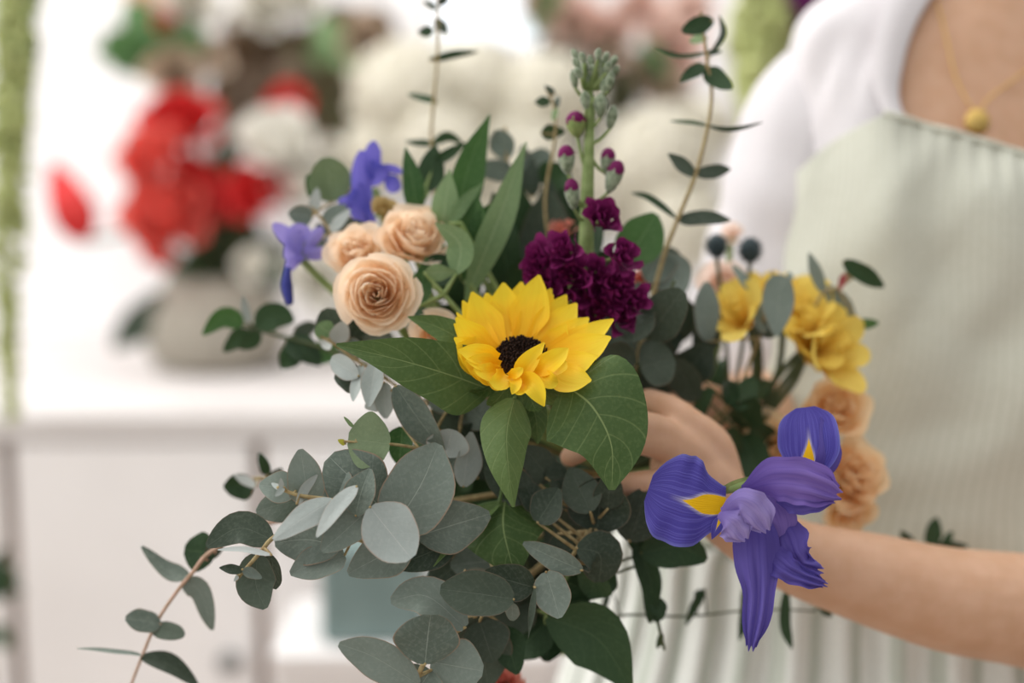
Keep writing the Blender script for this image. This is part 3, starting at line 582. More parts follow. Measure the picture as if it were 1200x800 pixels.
prose('pale blush rose under the two thistle heads', 846, 328, 1.08, 28, (-.1, .5), BLUSH, 9, [(830, 440, 1.08)], 14)
prose('small pale blush rose between the two thistle heads, above the other', 857, 274, 1.10, 15, (0, .5), BLUSH, 10, [(840, 400, 1.09)], 10)
prose('coral rosebud behind the plum stock, left of its stem', 660, 268, 1.03, 17, (-.2, .8), CORAL, 11, [(680, 400, 1.03)], 10)
prose('coral rosebud right of the plum stock', 752, 328, 1.03, 15, (.1, .6), CORAL, 12, [(740, 430, 1.03)], 10)
prose('coral rose at the bottom edge below the eucalyptus', 590, 800, 1.0, 26, (0, .3), CORAL, 13, [(640, 680, 1.01)], 14)
# ------------------------------------------------------------------ stock
def stock():
    base = W(690, 300, .975)
    t = thing('stock_flower', 'tall stock spike with plum florets below and grey-green buds at the top', 'flower', base)
    D = .975
    st = [W(690, 98, D), W(692, 130, D), W(690, 180, D), W(688, 240, D), W(687, 300, D), W(690, 380, D + .01), W(705, 470, 1.0), BIND]
    mb = tube(st, [.0022, .0034, .0046, .0055, .0052, .005], 12, 40); build('stem', mb, STEM, t)
    fl = [(632, 306, 26), (660, 292, 24), (668, 322, 28), (626, 318, 18), (690, 336, 26), (718, 342, 30), (702, 362, 26), (730, 372, 22), (731, 298, 23), (745, 352, 20), (706, 254, 24), (655, 350, 22), (640, 335, 22), (727, 330, 20), (640, 352, 18), (700, 318, 18)]
    r = random.Random(6)
    for i, (x, y, R) in enumerate(fl):
        d = D - .022 + r.uniform(-.006, .008); c = W(x, y, d)
        out = (c - W(688, y + 10, D)).normalized(); ax = (out * .9 + (CAM - c).normalized() * .6 + V((r.uniform(-.3, .3), 0, r.uniform(-.2, .4)))).normalized()
        rose('floret', '', c, ax, M(R, d), PLUM, 10, .22, i + 20, parent=t, open_=1.0, nm=(6, 8))
        build('pedicel', tube([W(688, y + 14, D), c - ax * M(R, d) * .5], [.0014, .0012], 6, 4), SEPAL, t)
    # opening buds on stalks: x, y, half-width, half-length, tilt, stalk root y, colour amount
    bd = [(675, 146, 12, 16, -.1, 196, 1), (664, 188, 10, 17, -.1, 250, 2), (712, 190, 9, 16, .1, 180, 2), (719, 208, 10, 20, .35, 238, 2), (671, 228, 9, 18, -.1, 260, 2), (717, 138, 7, 15, .15, 170, 0), (704, 124, 9, 15, 0, 150, 0), (686, 118, 6, 12, -.1, 140, 0), (673, 93, 5, 12, -.15, 112, 0), (714, 96, 6, 13, .2, 116, 0), (708, 102, 5, 11, .1, 120, 0), (697, 246, 14, 10, 0, 262, 1)]
    bd += [(674 + 9 * (i % 6) + (i // 6) * 2, 64 + 11 * (i // 6) + 4 * (i % 3), 4.5, 8, (i % 6 - 2.5) * .2, 104, 0) for i in range(17)]
    for i, (x, y, w, h, tl, ry, kind) in enumerate(bd):
        d = D + r.uniform(-.014, .004); c = W(x, y, d); ax = (UP + RIGHT * tl).normalized()
        root = W(688 + (2 if x > 690 else -2), ry, D)
        wm, hm = M(w, d), M(h, d)
        b = build('bud', lathe(c, [(.12 * wm, -hm), (.55 * wm, -.7 * hm), (.85 * wm, -.25 * hm), (.98 * wm, .15 * hm), (.85 * wm, .55 * hm), (.5 * wm, .85 * hm), (.1 * wm, hm)], ax, 12, bump=.08, freq=4), BUDG if kind != 1 else SEPAL, t)
        lowc = c - ax * M(h, d) * .9
        build('pedicel', tube([lowc, lowc.lerp(root, .5) - UP * .002, root], [.0011, .0015], 6, 8), STEM, t)
        if kind:
            q = c + ax * M(h, d) * (.3 if kind == 1 else .42); pm = ball(q, M(w * .98, d), M(w * .98, d), M(h * (.72 if kind == 1 else .66), d), ax, 12)
            rs = rose('x', '', q, ax, M(w * 1.1, d), PLUM, 7, .14, 60 + i, parent=b, open_=.5, nm=(5, 6), mb=pm)
stock()
# ------------------------------------------------------------------ irises
def iris_main():
    t = thing('iris', 'deep blue-violet iris with yellow marks, in sharp focus in front of the forearm', 'iris', W(868, 580, .9))
    def pt(name, sp, w, mat, shape='fan', **k):
        k = {**dict(n=22, m=16, ruf=.05, rfreq=2), **k}; ro = k.pop('roll', 0)
        return build(name, blade([W(*p) for p in sp], M(w, .9) if not isinstance(w, list) else [M(q, .9) for q in w], shape, ro, None, **k), mat, t)
    pt('fall_petal', [(850, 592, .895), (808, 588, .888), (760, 572, .892)], 106, FALL, 'fall', cup=-.1, ruf=.07, rfreq=3.2)
    pt('fall_petal', [(944, 566, .905), (948, 522, .905), (944, 477, .912)], 72, FALL, 'fall', cup=.1, ruf=.05, roll=-6)
    pt('fall_petal_fold', [(958, 560, .900), (974, 530, .9), (962, 488, .905)], 34, HANG, 'lance', roll=30, curl=-.05)
    pt('style_crest', [(868, 575, .893), (905, 562, .884), (945, 565, .880), (984, 580, .884)], [24, 50, 56, 40], VIO, 'open', cup=-.25, ruf=.1, rfreq=3, rag=.3, roll=[20, 0, -10])
    pt('style_crest', [(846, 600, .886), (866, 588, .878), (884, 600, .876), (899, 622, .880)], 46, LIL, 'fan', cup=-.35, ruf=.16, rfreq=3, rag=.22)
    pt('style_crest', [(842, 602, .885), (858, 612, .878), (874, 632, .880)], 42, LIL, 'fan', cup=-.25, ruf=.16, rfreq=3, rag=.22)
    pt('standard_petal', [(884, 585, .905), (886, 640, .893), (889, 700, .89), (880, 760, .892)], [44, 58, 38, 24], HANG, 'open', cup=-.35, ruf=.2, rfreq=2.2, rag=.5)
    pt('standard_petal', [(905, 585, .91), (922, 630, .898), (936, 660, .895), (962, 668, .895)], [40, 46, 44, 24], HANG, 'open', cup=-.3, ruf=.28, rfreq=3, rag=.6, roll=[0, 20, 0])
    pt('standard_petal', [(895, 640, .9), (925, 668, .89), (968, 685, .892)], [44, 30, 16], HANG, 'open', cup=-.2, ruf=.28, rfreq=3, rag=.6)
    pt('style_crest', [(910, 586, .9), (935, 590, .888), (975, 588, .886)], [16, 26, 20], HANG, 'strap', ruf=.2, rfreq=3, rag=.2)
    pt('fall_petal_fold', [(846, 604, .89), (840, 618, .888), (834, 632, .89)], 14, FALL, 'lance')
    pt('standard_petal', [(885, 580, .91), (905, 600, .90), (916, 630, .90)], 50, VIO, 'strap', cup=-.2)
    build('ovary', tube([W(886, 562, .895), W(868, 569, .896), W(848, 574, .905)], [.003, .0036, .003], 8, 8), STEM, t)
    build('spathe', blade([W(842, 576, .903), W(866, 566, .894), W(888, 557, .893)], M(11, .9), 'lance', 20), SEPAL, t)
    build('stem', tube([W(848, 574, .905), W(800, 590, .945), W(760, 600, .98), BIND, W(690, 680, 1.03)], [.0032, .003], 8, 16), STEM, t)
iris_main()
def iris_soft(label, org, parts, mat, bud, stem):
    t = thing('iris', label, 'iris', W(*org))
    for i, (sp, w, ro) in enumerate(parts):
        build('petal', blade([W(*p, org[2]) if len(p) == 2 else W(*p) for p in sp], M(w, org[2]), 'strap', ro, None, cup=-.25, ruf=.08, seed=i, n=12, m=8), mat, t)
    if bud: build('hanging_petal', tube([W(*p, org[2]) for p in bud[0]], [M(q, org[2]) for q in bud[1]], 10, 8), BUDB, t)
    build('stem', tube([W(*p) for p in stem] + [BIND], [.003, .0028], 8, 16), STEM, t)
iris_soft('pale lavender iris at the left edge of the bouquet with a dark blue drooping petal', (350, 285, 1.0), [
  ([(350, 300), (345, 285), (320, 262)], 20, 0), ([(352, 300), (352, 280), (346, 262)], 30, 10), ([(356, 298), (364, 284), (378, 266)], 15, 0), ([(345, 292), (366, 298), (390, 294)], 16, 20), ([(350, 270), (346, 290), (344, 310)], 26, 0), ([(356, 300), (345, 305), (336, 318)], 14, 0)],
  ILAV, ([(337, 316), (336, 335), (339, 353)], [4, 7, 5]), [(350, 300, 1.01), (390, 340, 1.02), (520, 450, 1.02)])
iris_soft('deep blue iris standing above the peach roses', (434, 215, 1.02), [
  ([(432, 262), (424, 225), (424, 176)], 24, 0), ([(436, 210), (437, 190), (438, 165)], 20, 10), ([(424, 215), (420, 240), (436, 265)], 26, 0), ([(438, 200), (455, 198), (472, 202)], 12, 30), ([(432, 190), (440, 205), (446, 215)], 30, 20), ([(452, 205), (460, 215), (462, 226)], 18, 0),
  ([(418, 228), (408, 236), (396, 236)], 15, 10), ([(428, 240), (432, 256), (438, 264)], 16, 30)],
  IBLUE, None, [(440, 225, 1.03), (480, 320, 1.03), (600, 450, 1.03)])
prose('small yellow-beige bud beside the deep blue iris', 452, 245, 1.01, 19, (.2, .6), petal_mat('beige_bud_petal', (190, 160, 96), (206, 184, 130), (170, 140, 80)), 15, [(520, 380, 1.02)], 9)
# ------------------------------------------------------------------ yellow alstroemeria
def lily(label, c, ax, R, seed, stem):
    t = thing('alstroemeria', label, 'flower', c); r = random.Random(seed)
    X = ax.orthogonal().normalized(); Y = ax.cross(X)
    for i in range(6):
        a = i * PI / 3 + seed; o = X * math.cos(a) + Y * math.sin(a); op = .62 if i % 2 else .8
        b = c - ax * R * .8
        sp = [b, b + ax * R * .6 + o * R * .3 * op, b + ax * R * 1.15 + o * R * .75 * op, b + ax * R * 1.45 + o * R * 1.25 * op]
        build('petal', blade(sp, R * (.8 if i % 2 == 0 else .62), 'fan', r.uniform(-10, 10), ax - o * .5, cup=.15, ruf=.12, rfreq=2, seed=i, n=12, m=8), ALST, t)
    mb = MB()
    for i in range(5): tube([c - ax * R * .7, c + ax * R * .3 + X * r.uniform(-.1, .1) * R + Y * r.uniform(-.1, .1) * R, c + ax * R * .7 + X * r.uniform(-.3, .3) * R + Y * r.uniform(-.3, .3) * R], [.0008, .0007, .0012], 5, 6, mb)
    build('stamens', mb, ALST, t)
    build('stem', tube([c - ax * R * .78] + [W(*p) for p in stem], [.0028, .0022], 7, 14), STEMD, t)
c = W(866, 372, 1.04); lily('yellow alstroemeria bloom half hidden by grey eucalyptus leaves, the left one', c, camdir(c, -.5, .5), M(44, 1.04), 1, [(885, 430, 1.06), (868, 500, 1.07), (760, 550, 1.03)])
c = W(945, 380, 1.06); lily('upper yellow alstroemeria bloom facing up, near the apron', c, camdir(c, -.15, .8), M(48, 1.06), 2, [(912, 440, 1.08), (870, 505, 1.08), (770, 552, 1.04)])
c = W(968, 418, 1.05); lily('lowest yellow alstroemeria bloom, opening towards the apron on the right', c, camdir(c, .75, .1), M(50, 1.05), 3.4, [(925, 455, 1.07), (872, 510, 1.07), (770, 552, 1.04)])
c = W(925, 352, 1.075); lily('yellow alstroemeria bloom at the back of the right-hand cluster', c, camdir(c, .3, .9), M(32, 1.075), 4, [(910, 440, 1.09), (870, 510, 1.09), (770, 552, 1.04)])
c = W(952, 402, 1.055); lily('yellow alstroemeria bloom in the middle of the right-hand group, between the upper and the lowest', c, camdir(c, .35, .45), M(46, 1.055), 5.2, [(918, 450, 1.075), (870, 508, 1.075), (770, 552, 1.04)])
c = W(888, 352, 1.07); lily('yellow alstroemeria bloom pointing up behind the left one', c, camdir(c, .1, .9), M(34, 1.07), 6.1, [(890, 440, 1.085), (868, 508, 1.08), (765, 552, 1.04)])
def thistle(label, x, y, d, r, seed):
    c = W(x, y, d); t = thing('thistle', label, 'flower', c); R = M(r, d)
    mb = ball(c, R * .8, R * .8, R, UP)
    for i in range(90):
        z = 1 - 2 * (i + .5) / 90; a = i * 2.4; q = math.sqrt(1 - z * z); o = V((q * math.cos(a), q * math.sin(a), z))
        tube([c + o * R * .7, c + o * R * 1.12], [.0007, .0003], 4, 1, mb)
    build('flower_head', mb, THIS, t)
    mb = MB()
    for k in range(7):
        a = k * .9; o = V((math.cos(a), math.sin(a), -.1)); b = c - UP * R * .8; blade([b, b + o * R * .7, b + o * R * 1.3], R * .3, 'lance', 0, UP, mb=mb, n=5, m=2)
    build('bracts', mb, THIS, t)
    build('stem', tube([c - UP * R * .9, W(lerp(x, 860, .6), 420, d + .01), W(840, 490, 1.08), BIND], [.0016, .002], 7, 12), STEMD, t)
thistle('blue-grey thistle head, the left of the pair above the blush rose', 840, 288, 1.07, 14, 1)
thistle('blue-grey thistle head, the right of the pair above the yellow flowers', 879, 293, 1.07, 15, 2)
# ------------------------------------------------------------------ the florist
SKIN = plain('skin', (216, 174, 144), (208, 164, 132), 60, .5, sss=.15, bs=.15, bd=.002, spec=.4)
def cloth(name, a, b, stripe=None, sf=120, fine=500):
    k = NT(name); u, v = k.uv(); nz = k.noise(fine, 3)
    col = k.mix(k.step(nz, .35, .65), lin(a), lin(b))
    if stripe:
        w = k.math('SINE', k.math('MULTIPLY', u, float(sf) * 6.283)); col = k.mix(k.math('MULTIPLY', k.step(w, .1, .8), .7), col, lin(stripe))
    return k.finish(col, .85, .0, .15, nz, .25, .001, sheen=.15)
SHIRT = cloth('white_shirt', (220, 215, 217), (228, 224, 226))
BIB = cloth('sage_apron', (206, 207, 192), (216, 217, 204), (200, 202, 186), 170)
SKIRT = cloth('striped_apron_skirt', (224, 226, 220), (232, 234, 228), (176, 184, 170), 62)
GOLD = NT('gold'); GOLD = GOLD.finish(lin((236, 200, 120)), .35, metal=1)
HAIR = plain('brown_hair', (96, 66, 44), (70, 48, 32), 90)
ROLL = math.radians(18)
AX = RIGHT * math.cos(ROLL) - UP * math.sin(ROLL)
YAW = math.radians(6)
AX = (AX * math.cos(YAW) + FWD * math.sin(YAW)).normalized(); BX = (FWD - AX * FWD.dot(AX)).normalized(); UX = AX.cross(BX).normalized()
if UX.z < 0: UX = -UX
SEC = [(-150, 1200, 1.26, .055, .060), (-40, 1172, 1.255, .056, .060), (-5, 1163, 1.25, .070, .066), (25, 1156, 1.25, .098, .074), (62, 1150, 1.25, .132, .082), (105, 1147, 1.25, .158, .090), (170, 1144, 1.25, .166, .100), (300, 1138, 1.25, .158, .118), (420, 1130, 1.26, .142, .105), (560, 1124, 1.28, .132, .10), (760, 1116, 1.30, .172, .115), (950, 1110, 1.31, .185, .12)]
ASEC = [(90, 1146, 1.25, .170, .090), (170, 1144, 1.25, .176, .104), (300, 1138, 1.25, .172, .128), (420, 1132, 1.26, .185, .128), (560, 1126, 1.28, .235, .140), (718, 1120, 1.30, .315, .160), (820, 1118, 1.31, .335, .175), (1000, 1112, 1.31, .37, .2)]
def sec_at(S, y):
    for i in range(len(S) - 1):
        if y <= S[i + 1][0] or i == len(S) - 2:
            t = (y - S[i][0]) / (S[i + 1][0] - S[i][0]); t = max(0, min(1, t))
            # smooth interpolation through neighbours
            P = [S[max(0, i - 1)], S[i], S[i + 1], S[min(len(S) - 1, i + 2)]]
            return [.5 * (2 * b + (c - a) * t + (2 * a - 5 * b + 4 * c - d) * t * t + (3 * b - 3 * c + d - a) * t ** 3) for a, b, c, d in zip(*P)]
def body_pt(y, th, off=0, S=SEC):
    q = sec_at(S, y); c = W(q[1], y, q[2]); a = q[3] + off; b = q[4] + off
    s, k = math.sin(th), math.cos(th)
    bust = .016 * math.exp(-((y - 300) / 90) ** 2) * (math.exp(-((th - .55) / .4) ** 2) + math.exp(-((th + .55) / .4) ** 2)) if S is SEC else 0
    return c + AX * (a * s) - BX * ((b + bust) * (abs(k) ** .92) * (1 if k > 0 else -1))
def loft(y0, y1, ny, th0, th1, nt, off, S=SEC, disp=None, closed=False, mb=None, caps=False):
    vs = []; fs = []; uv = []
    for i in range(ny + 1):
        y = lerp(y0, y1, i / ny)
        a0 = th0(y) if callable(th0) else th0; a1 = th1(y) if callable(th1) else th1
        for j in range(nt + (0 if closed else 1)):
            th = lerp(a0, a1, j / nt); p = body_pt(y, th, off, S)
            if disp: p = p + disp(y, th, p)
            vs.append(p); uv.append((th / (2 * PI) + .5, i / ny))
    w = nt if closed else nt + 1
    for i in range(ny):
        for j in range(nt):
            k = (j + 1) % w; fs.append((i * w + j, (i + 1) * w + j, (i + 1) * w + k, i * w + k))
    if caps: fs.append(tuple(range(w))); fs.append(tuple(reversed([ny * w + j for j in range(w)])))
    return (mb or MB()).add(vs, fs, uv)
def solid(o, t):
    m = o.modifiers.new('thickness', 'SOLIDIFY'); m.thickness = t; m.offset = 0; return o
def person():
    org = W(1112, 950, 1.31)
    t = thing('person', 'person in a white shirt and sage apron reaching an arm across to hold the bouquet', 'person', org)
    mb = loft(-150, 900, 60, -PI, PI, 40, 0, closed=True, caps=True)
    # head
    hc = W(1220, -300, 1.255); hx = RIGHT * .35 - FWD * .94; hx.normalize()
    ball(hc, .074, .092, .108, UP, 24, mb); tube([hc - UP * .03 + hx * .02, hc - UP * .085 + hx * .045], [.058, .032], 16, 6, mb)
    tube([hc + UP * .02 + hx * .088, hc - UP * .022 + hx * .108], [.008, .014], 10, 6, mb)
    for s in (-1, 1): ball(hc + hx.cross(UP) * s * .076 - UP * .005, .012, .02, .03, UP, 12, mb)
    tube([hc - UP * .07, W(1190, -110, 1.26), W(1168, 0, 1.255)], [.054, .055, .06], 18, 12, mb)
    # neck cords and collar bones
    for a, b in (((1090, 20), (1146, 52)), ((1205, 60), (1290, 68))):
        tube([W(*a, 1.20), W((a[0] + b[0]) / 2, (a[1] + b[1]) / 2 - 3, 1.183), W(*b, 1.185 if a[0] < 1200 else 1.2)], [.009, .010], 10, 8, mb)
    tube([W(1150, 46, 1.188), W(1125, -60, 1.2)], [.007, .011], 10, 8, mb); tube([W(1178, 50, 1.188), W(1225, -60, 1.2)], [.007, .011], 10, 8, mb)
    # her right arm, mostly under the sleeve and behind the flowers
    tube([W(985, 115, 1.255), W(945, 160, 1.255), W(905, 290, 1.25), W(896, 440, 1.25)], [.055, .052, .044, .038], 16, 20, mb)
    tube([W(896, 440, 1.25), W(886, 494, 1.17), W(866, 506, 1.12)], [.038, .034, .025], 16, 12, mb)
    tube([W(866, 506, 1.12), W(852, 496, 1.10), W(838, 488, 1.08)], [.024, .024, .022], 12, 8, mb)
    for k, (x, y) in enumerate(((826, 462), (820, 476), (822, 492), (828, 506))):
        tube([W(845, y + 8, 1.08), W(x, y, 1.065), W(x - 22, y - 2, 1.055), W(x - 40 + k * 3, y + 6, 1.05)], [.0105, .0095, .0085, .0072], 10, 12, mb)
    # her left arm across the front
    tube([W(1405, 225, 1.26), W(1420, 300, 1.24), W(1400, 500, 1.16), W(1345, 735, 1.07)], [.052, .05, .046, .040], 16, 20, mb)
    tube([W(1345, 740, 1.07), W(1250, 728, 1.045), W(1200, 715, 1.035), W(1110, 702, 1.02), W(1020, 678, 1.01), W(930, 651, 1.0), W(868, 614, .99), W(842, 588, .985)], [.041, .0425, .0415, .0378, .033, .0262, .0235, .0235], 20, 50, mb)
    # hand: heel, palm, five fingers
    tube([W(846, 590, .985), W(822, 566, .982), W(798, 548, .978)], [.0235, .025, .022], 14, 10, mb)
    tube([W(836, 562, .985), W(806, 530, .975), W(782, 512, .968)], [.018, .018, .0125], 12, 10, mb)
    tube([W(830, 582, .98), W(806, 572, .972), W(788, 568, .968)], [.02, .018, .0125], 12, 10, mb)
    FG = [([(800, 528, .972), (776, 506, .962), (734, 496, .945), (700, 508, .948), (676, 520, .958)], [.0115, .0112, .0096, .0088, .0074]),
          ([(800, 536, .970), (772, 519, .960), (722, 513, .944), (690, 522, .95), (668, 535, .964)], [.0115, .0115, .0098, .009, .0076]),
          ([(804, 564, .972), (780, 566, .962), (738, 569, .952), (704, 576, .962), (680, 582, .972)], [.0112, .0108, .0094, .0086, .0072]),
          ([(810, 582, .978), (788, 588, .968), (752, 596, .962), (726, 604, .968), (712, 610, .974)], [.011, .0098, .0084, .0076, .0064])]
    for sp, rr in FG: tube([W(*p) for p in sp], rr, 12, 28, mb)
    tube([W(842, 560, .99), W(832, 524, .985), W(808, 498, .978), W(784, 480, .984), W(760, 468, .992)], [.018, .0165, .0122, .0112, .0085], 12, 28, mb)
    o = build('body', mb, SKIN, t)
    r = o.modifiers.new('remesh', 'REMESH'); r.mode = 'VOXEL'; r.voxel_size = .0026; r.use_smooth_shade = True
    s = o.modifiers.new('smooth', 'SMOOTH'); s.factor = .5; s.iterations = 6
    # legs and shoes below the frame
    for s in (-1, 1):
        h = W(1110, 860, 1.31); hip = V((h.x + s * .075, h.y, h.z)); f0 = V((h.x + s * .09, h.y + .02, .09))
        build('leg', tube([hip, hip.lerp(f0, .5), f0.lerp(hip, .25), f0], [.075, .052, .05, .036], 16, 16), SKIN, t)
        build('shoe', tube([V((f0.x, f0.y + .05, .045)), V((f0.x, f0.y - .05, .042)), V((f0.x, f0.y - .14, .034))], [.042, .044, .032], 14, 10), HAIR, t)
    # hair, brows, eyes (above the frame)
    mb = MB(); ball(hc + UP * .022 - hx * .014, .082, .098, .104, UP, 20, mb); tube([hc - hx * .07, hc - hx * .085 - UP * .09, hc - hx * .06 - UP * .13], [.055, .05, .03], 14, 10, mb)
    build('hair', mb, HAIR, t)
    mb = MB()
    for s in (-1, 1): ball(hc + hx.cross(UP) * s * .03 + hx * .079 + UP * .006, .013, .008, .006, UP, 10, mb)
    build('eyes', mb, BUDG, t)
    build('lips', tube([hc + hx * .079 - UP * .058 - hx.cross(UP) * .02, hc + hx * .088 - UP * .056, hc + hx * .079 - UP * .058 + hx.cross(UP) * .02], [.003, .006, .003], 8, 8), CORAL, t)
    # shirt: shell with an open neck
    def neck(y): return max(.03, interp([.80, .68, .64, .68, .70, .5, .2], max(0, min(1, (y + 8) / 320))))
    def sfold(y, th, p):
        n = noise.noise(V((th * 3.2, y * .006, 3))) + .5 * noise.noise(V((th * 8 + y * .01, y * .012, 9)))
        return (p - W(1146, y, 1.25)).normalized() * (.012 * n)
    sh = loft(-8, 900, 80, neck, lambda y: 2 * PI - neck(y), 72, .010, disp=sfold)
    def sleeve(P, R, mb):
        n = 44; pts = catmull(P, n); seg = 36; vs = []; fs = []
        for i, p in enumerate(pts):
            T = (pts[min(n, i + 1)] - pts[max(0, i - 1)]).normalized(); N = (FWD - T * FWD.dot(T)).normalized(); B = T.cross(N); rr = interp(R, i / n)
            for k in range(seg):
                a = 2 * PI * k / seg; d = 1 + .09 * noise.noise(V((math.cos(a) * 2.2 + i * .05, math.sin(a) * 2.2, i * .10))) + .03 * math.sin(i * .9 + 3 * math.cos(a)) * (i / n)
                vs.append(p + (N * math.cos(a) + B * math.sin(a)) * rr * d)
        for i in range(n):
            for k in range(seg): fs.append((i * seg + k, (i + 1) * seg + k, (i + 1) * seg + (k + 1) % seg, i * seg + (k + 1) % seg))
        mb.add(vs, fs, [(.5, .5)] * len(vs))
    sleeve([W(1040, 78, 1.255), W(992, 104, 1.255), W(948, 156, 1.252), W(924, 260, 1.248), W(905, 360, 1.245), W(903, 470, 1.24)], [.040, .056, .060, .063, .064, .060], sh)
    sleeve([W(1350, 165, 1.26), W(1405, 230, 1.255), W(1420, 320, 1.23), W(1405, 460, 1.18), W(1375, 600, 1.12)], [.05, .06, .062, .06, .056], sh)
    solid(build('shirt', sh, SHIRT, t), .003)
    # standing neckband along the opening
    for s in (-1, 1):
        pts = [body_pt(y, s * neck(y), .011) for y in (-8, 40, 88, 136, 184, 228)]
        vs = []; fs = []; sp = catmull(pts, 24)
        cb = MB(); tube([p for p in pts], [.0035, .003], 8, 24, cb)
        for i, p in enumerate(sp):
            f = 1 - abs(i / 24 - .25) * .8; out = AX * s
            vs += [p + BX * -.004, p + out * .010 * f - BX * .005, p + out * .022 * f - BX * .003, p + out * .030 * f + BX * .003]
        for i in range(24):
            for j in range(3): fs.append((i * 4 + j, i * 4 + j + 1, i * 4 + 5 + j, i * 4 + 4 + j))
        cb.add(vs, fs, [(.5, .5)] * len(vs)); build('collar', cb, SHIRT, t)
    # apron bib: wraps round to the sides below the armholes
    def left(y): return -interp([.73, 1.0, 1.28, 1.6, 2.1, 2.5, 2.6], max(0, min(1, (y - 205) / 230)))
    def right(y): return interp([.73, 1.0, 1.28, 1.6, 2.1, 2.5, 2.6], max(0, min(1, (y - 205) / 230)))
    def bfold(y, th, p):
        n = noise.noise(V((th * 2.2 + 5, y * .004, 1))) * .014 + noise.noise(V((th * 4 + y * .008, y * .010, 7))) * .009
        gat = .0016 * math.sin(th * 70) * max(0, 1 - (y - 205) / 60) + .004 * math.sin(th * 46) * sstep(620, 716, y)
        return -BX * (n + gat)  + AX * (.004 * math.sin(y * .02 + th * 3))
    bib = loft(205, 718, 90, left, right, 220, .020, ASEC, bfold)
    build('apron_bib', bib, BIB, t).modifiers.new('thickness', 'SOLIDIFY').thickness = .002
    hem = MB(); tube([body_pt(206, lerp(-.73, .73, i / 24), .0215, ASEC) + bfold(206, lerp(-.73, .73, i / 24), None) for i in range(25)], [.0024, .0024], 6, 48, hem)
    build('apron_hem', hem, BIB, t)
    seam = MB(); tube([body_pt(718, lerp(-2.6, 2.6, i / 90), .020, ASEC) + bfold(718, lerp(-2.6, 2.6, i / 90), None) for i in range(91)], [.0026, .0026], 6, 180, seam)
    build('waist_seam', seam, cloth('seam_thread', (120, 130, 112), (140, 148, 130)), t)
    def kfold(y, th, p):
        f = sstep(718, 760, y); return -BX * ((.003 + .004 * f) * math.sin(th * 46) + .003 * math.sin(th * 17))
    solid(build('apron_skirt', loft(716, 1000, 24, -2.6, 2.6, 420, .020, ASEC, kfold), SKIRT, t), .002)
    # necklace
    n = thing('necklace', 'fine gold chain with a round gold disc pendant resting on the chest', 'necklace', W(1142, 142, 1.14))
    def onskin(y, th): return body_pt(y, th, .004)
    ch = []
    P = [(1098, 0), (1108, 50), (1122, 92), (1141, 130), (1165, 112), (1200, 88), (1225, 55), (1240, 10)]
    def surf(x, y):
        best = None
        for i in range(-60, 61):
            th = i / 60 * 1.4
            for dy in range(-60, 61, 6):
                p = body_pt(y + dy, th, .003); d = (p - CAM).dot(FWD); px = 600 + FPX * (p - CAM).dot(RIGHT) / d; py = 400 - FPX * (p - CAM).dot(UP) / d
                e = (px - x) ** 2 + (py - y) ** 2
                if best is None or e < best[0]: best = (e, p)
        return best[1]
    pts = [surf(*q) for q in P]
    build('chain', tube(pts, [.0007, .0007], 6, 80), GOLD, n)
    pc = pts[3] - UP * .010 - FWD * .003
    build('pendant', lathe(pc, [(.0005, -.001), (.0098, -.001), (.0105, 0), (.0098, .001), (.0005, .001)], -BX, 28), GOLD, n)
person()
# ------------------------------------------------------------------ shop behind
WALL = plain('white_wall', (242, 240, 240), (245, 243, 243), 3, .9)
FLOORM = plain('pale_floor', (150, 130, 112), (162, 142, 124), 4, .6)
PAINT = plain('white_painted_wood', (242, 239, 238), (246, 243, 242), 8, .6)
TOPM = plain('worktop_paint', (214, 209, 207), (220, 216, 214), 8, .6)
BROWN = plain('brown_wood', (150, 114, 88), (128, 94, 70), 20)
STONE = plain('stone_vase', (166, 160, 148), (150, 144, 132), 40, .85)
TEAL = plain('teal_box', (128, 148, 146), (118, 138, 136), 20)
KNOB = plain('grey_knob', (120, 120, 120), (140, 140, 138), 20, .4)
LIMEG = plain('hanging_amaranth', (176, 186, 116), (206, 212, 150), 60, trans=.2)
CREAM = petal_mat('cream_hydrangea_petal', (226, 221, 203), (238, 234, 222), (226, 222, 190), trans=.3)
WHITE = petal_mat('white_flower_petal', (236, 232, 216), (246, 244, 238), (230, 226, 206), trans=.3)
RED = petal_mat('red_flower_petal', (200, 34, 42), (222, 64, 64), (190, 26, 34), trans=.15)
CORALB = petal_mat('coral_flower_petal', (230, 76, 70), (242, 124, 112), (222, 60, 62), trans=.3)
PINK = petal_mat('pink_flower_petal', (240, 210, 196), (246, 224, 214), (234, 198, 184), trans=.3)
TANB = petal_mat('tan_flower_petal', (196, 174, 150), (214, 196, 176), (180, 156, 130), trans=.2)
PURP = petal_mat('purple_flower_petal', (84, 22, 78), (112, 40, 104), (66, 14, 62), trans=.2)
DRY = plain('dried_stem', (112, 88, 62), (88, 68, 48), 60)
DRYF = plain('dried_seed_head', (128, 110, 92), (104, 88, 74), 60)
GLASS = plain('pale_glazed_vase', (206, 206, 200), (214, 214, 208), 20, .35)
def gz(x, y, d): return W(x, y, d)
ctop = .842
wy = W(0, 480, 2.16).y + .86
struct(build('wall_back', box(-3.2, 3.2, wy, wy + .12, -.02, 2.9, .002), WALL))
struct(build('floor', box(-3.2, 3.2, -1.2, wy, -.06, 0, .002), FLOORM))
